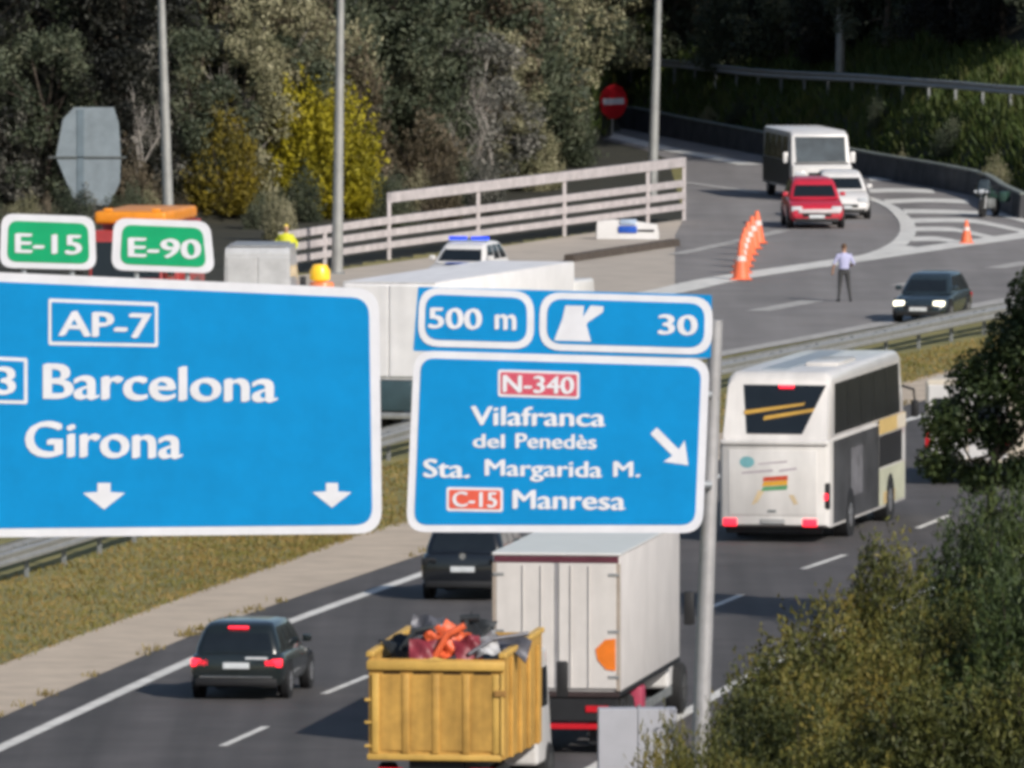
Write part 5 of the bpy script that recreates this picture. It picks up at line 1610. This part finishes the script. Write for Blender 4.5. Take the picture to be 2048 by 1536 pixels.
# trees above the green slope, right
for row, (back, sc) in enumerate(((13.5, .95), (18, 1.15), (25, 1.35))):
    for i in range(9):
        px = 1230 + i * 112 + rg.uniform(-30, 30) + row * 40
        py = float(np.interp(px, [q[0] for q in bpix], [q[1] for q in bpix]))
        k = ('dark', 'black', 'brown')[(i + row) % 3] if px < 1720 else ('black', 'black', 'dark')[(i + row) % 3]
        if i < 3 and row == 0: k = 'olive' if i == 0 else 'dark'
        lab = KIND[k] + (' front', ' middle', ' rear')[row] + ' tree on the hillside ' + ('left' if px < 1680 else 'right') + ' of the fourth lamp post'
        shrub('slope_tree', lab, standing(px, py, back + max(0, px - 1450) * .022 + rg.uniform(-1, 1)), rg.choice((0, 1, 2)), k, sc * rg.uniform(.9, 1.1), rg.uniform(0, 6), None, 'tree', 'trees on the hillside')
for i, (px, py, bk, s_) in enumerate(((1420, 288, 2.5, .3), (1480, 300, 4, .34), (1800, 365, 3, .3), (1900, 380, 5, .4), (1990, 405, 4, .45), (1760, 355, 7, .35))):
    shrub('slope_bush', ('small olive bush on the slope left of the minibus', 'small dark bush on the slope just left of the minibus', 'small olive bush on the slope above the hatched stripes', 'small dark bush on the slope above the bend of the barrier', 'small olive bush on the slope above the motorcycle', 'small dark bush high on the slope right of the minibus')[i], standing(px, py, bk), 3, 'dark' if i % 2 else 'olive', s_, i, None, 'bush', 'small bushes on the slope')

# foreground: brushy slope at the lower right, and a leafy tree above it
FP = [brush_proto(31, 3.0, 2.9, 680, 42, .10, .34, .03), brush_proto(32, 3.2, 3.4, 760, 44, .105, .32, .03), brush_proto(33, 2.6, 2.2, 520, 32, .085, .32, .025)]
def fore(px, top, depth, which, leaf, label, sc, rz=0.0, name='roadside_bush', wpx=300):
    """a bush standing at the given distance, its top at pixel row 'top' and about wpx pixels wide"""
    hgt = {0: 2.9, 1: 3.4, 2: 2.2}[which]
    wid = {0: 3.0, 1: 3.2, 2: 2.6}[which]
    q = AT(px, top, depth)
    g = hz(q.x, q.y)
    o = shrub(name, label, Vector((q.x, q.y, g - .1)), FP[which], leaf, 1.0, rz)
    wx = wpx * depth / FPX / wid
    o.scale = (wx, wx, (q.z - g) / hgt)
    return o
fore(1385, 1385, 240, 2, 'fore', 'low olive bush in front of the foot of the exit sign post', .62, .3, wpx=230)
fore(1340, 1440, 238, 2, 'fore', 'lowest bush at the left end of the foreground slope', .5, 2.3, wpx=240)
fore(1490, 1375, 243, 0, 'foreb', 'dark olive bush right of the exit sign post', .62, 1.2, wpx=330)
fore(1560, 1300, 254, 0, 'fore', 'brownish olive bush next to the right edge line', .62, 2.0, wpx=380)
fore(1665, 1205, 258, 0, 'fore', 'yellowish bush in the middle of the foreground slope', .66, 4.0, wpx=420)
fore(1770, 1085, 262, 1, 'fore', 'bushy golden brown shrub below the coach', .70, 5.0, wpx=420)
fore(1915, 1020, 264, 1, 'foreg', 'green shrub on the right side of the foreground slope', .72, 3.0, wpx=360)
fore(2040, 960, 266, 1, 'foreg', 'tall green shrub at the right edge of the picture', .80, .9, wpx=380)
fore(1610, 1390, 243, 1, 'foreb', 'dark shrub low in the foreground slope', .6, 1.7, wpx=360)
fore(1760, 1270, 246, 1, 'fore', 'olive shrub in the lower right foreground', .68, 3.7, wpx=380)
fore(1910, 1190, 247, 0, 'foreb', 'shadowy green shrub low at the right', .80, 2.7, wpx=400)
fore(2050, 1140, 246, 1, 'foreg', 'dense green shrub in the lower right corner', .85, 1.4, wpx=420)
fore(1470, 1470, 240, 2, 'fore', 'golden bush at the bottom edge right of the grey panel', .75, 4.4, wpx=320)
fore(1870, 1350, 236, 1, 'foreb', 'dark shrub at the bottom edge in the right corner', .8, .6, wpx=460)
fore(1680, 1440, 236, 0, 'fore', 'yellow tinged bush at the bottom edge of the picture', .75, 5.6, wpx=420)
fore(2050, 1320, 236, 0, 'foreb', 'blackish green shrub in the extreme lower right corner', .75, 2.6, wpx=440)
# leafy tree at the right, the white van shows through its gaps
tcl = [((-.9, 0, 4.3), .62), ((-.2, .1, 5.2), .75), ((.6, 0, 6.0), .8), ((1.2, 0, 6.9), .9), ((.1, .2, 4.1), .55), ((.9, 0, 4.9), .8), ((-1.1, 0, 3.5), .5), ((1.7, 0, 5.6), .9), ((1.5, 0, 4.0), .7), ((.6, 0, 3.3), .5), ((-.3, 0, 3.2), .42), ((1.9, 0, 7.6), .9), ((2.4, 0, 6.4), 1.0), ((2.3, 0, 3.1), .6)]
tme = quads_mesh('crown', leaf_cloud(77, tcl, 34000, .12, .6, inner=.1), 34000)
ttr = trunk_mesh(77, tcl, .14, 7.2)
tp = W(1985, 1262); tp.z = hz(tp.x, tp.y) - .1
lt = shrub('leafy_tree', 'dark leafy tree at the right edge, over the white van', tp, (tme, ttr), 'foreg', 1.0, 0, None, 'tree')
# taller tree just outside the right edge; only its shadow across the lanes is in the picture
rt_p = Vector((13.9, 307.5, hz(13.9, 307.5) - .1))
shrub('leafy_tree', 'tall roadside tree past the right edge, its shadow lies across the lanes below the coach', rt_p, 2, 'foreg', 1.55, 1.0, None, 'tree', sx=.62)
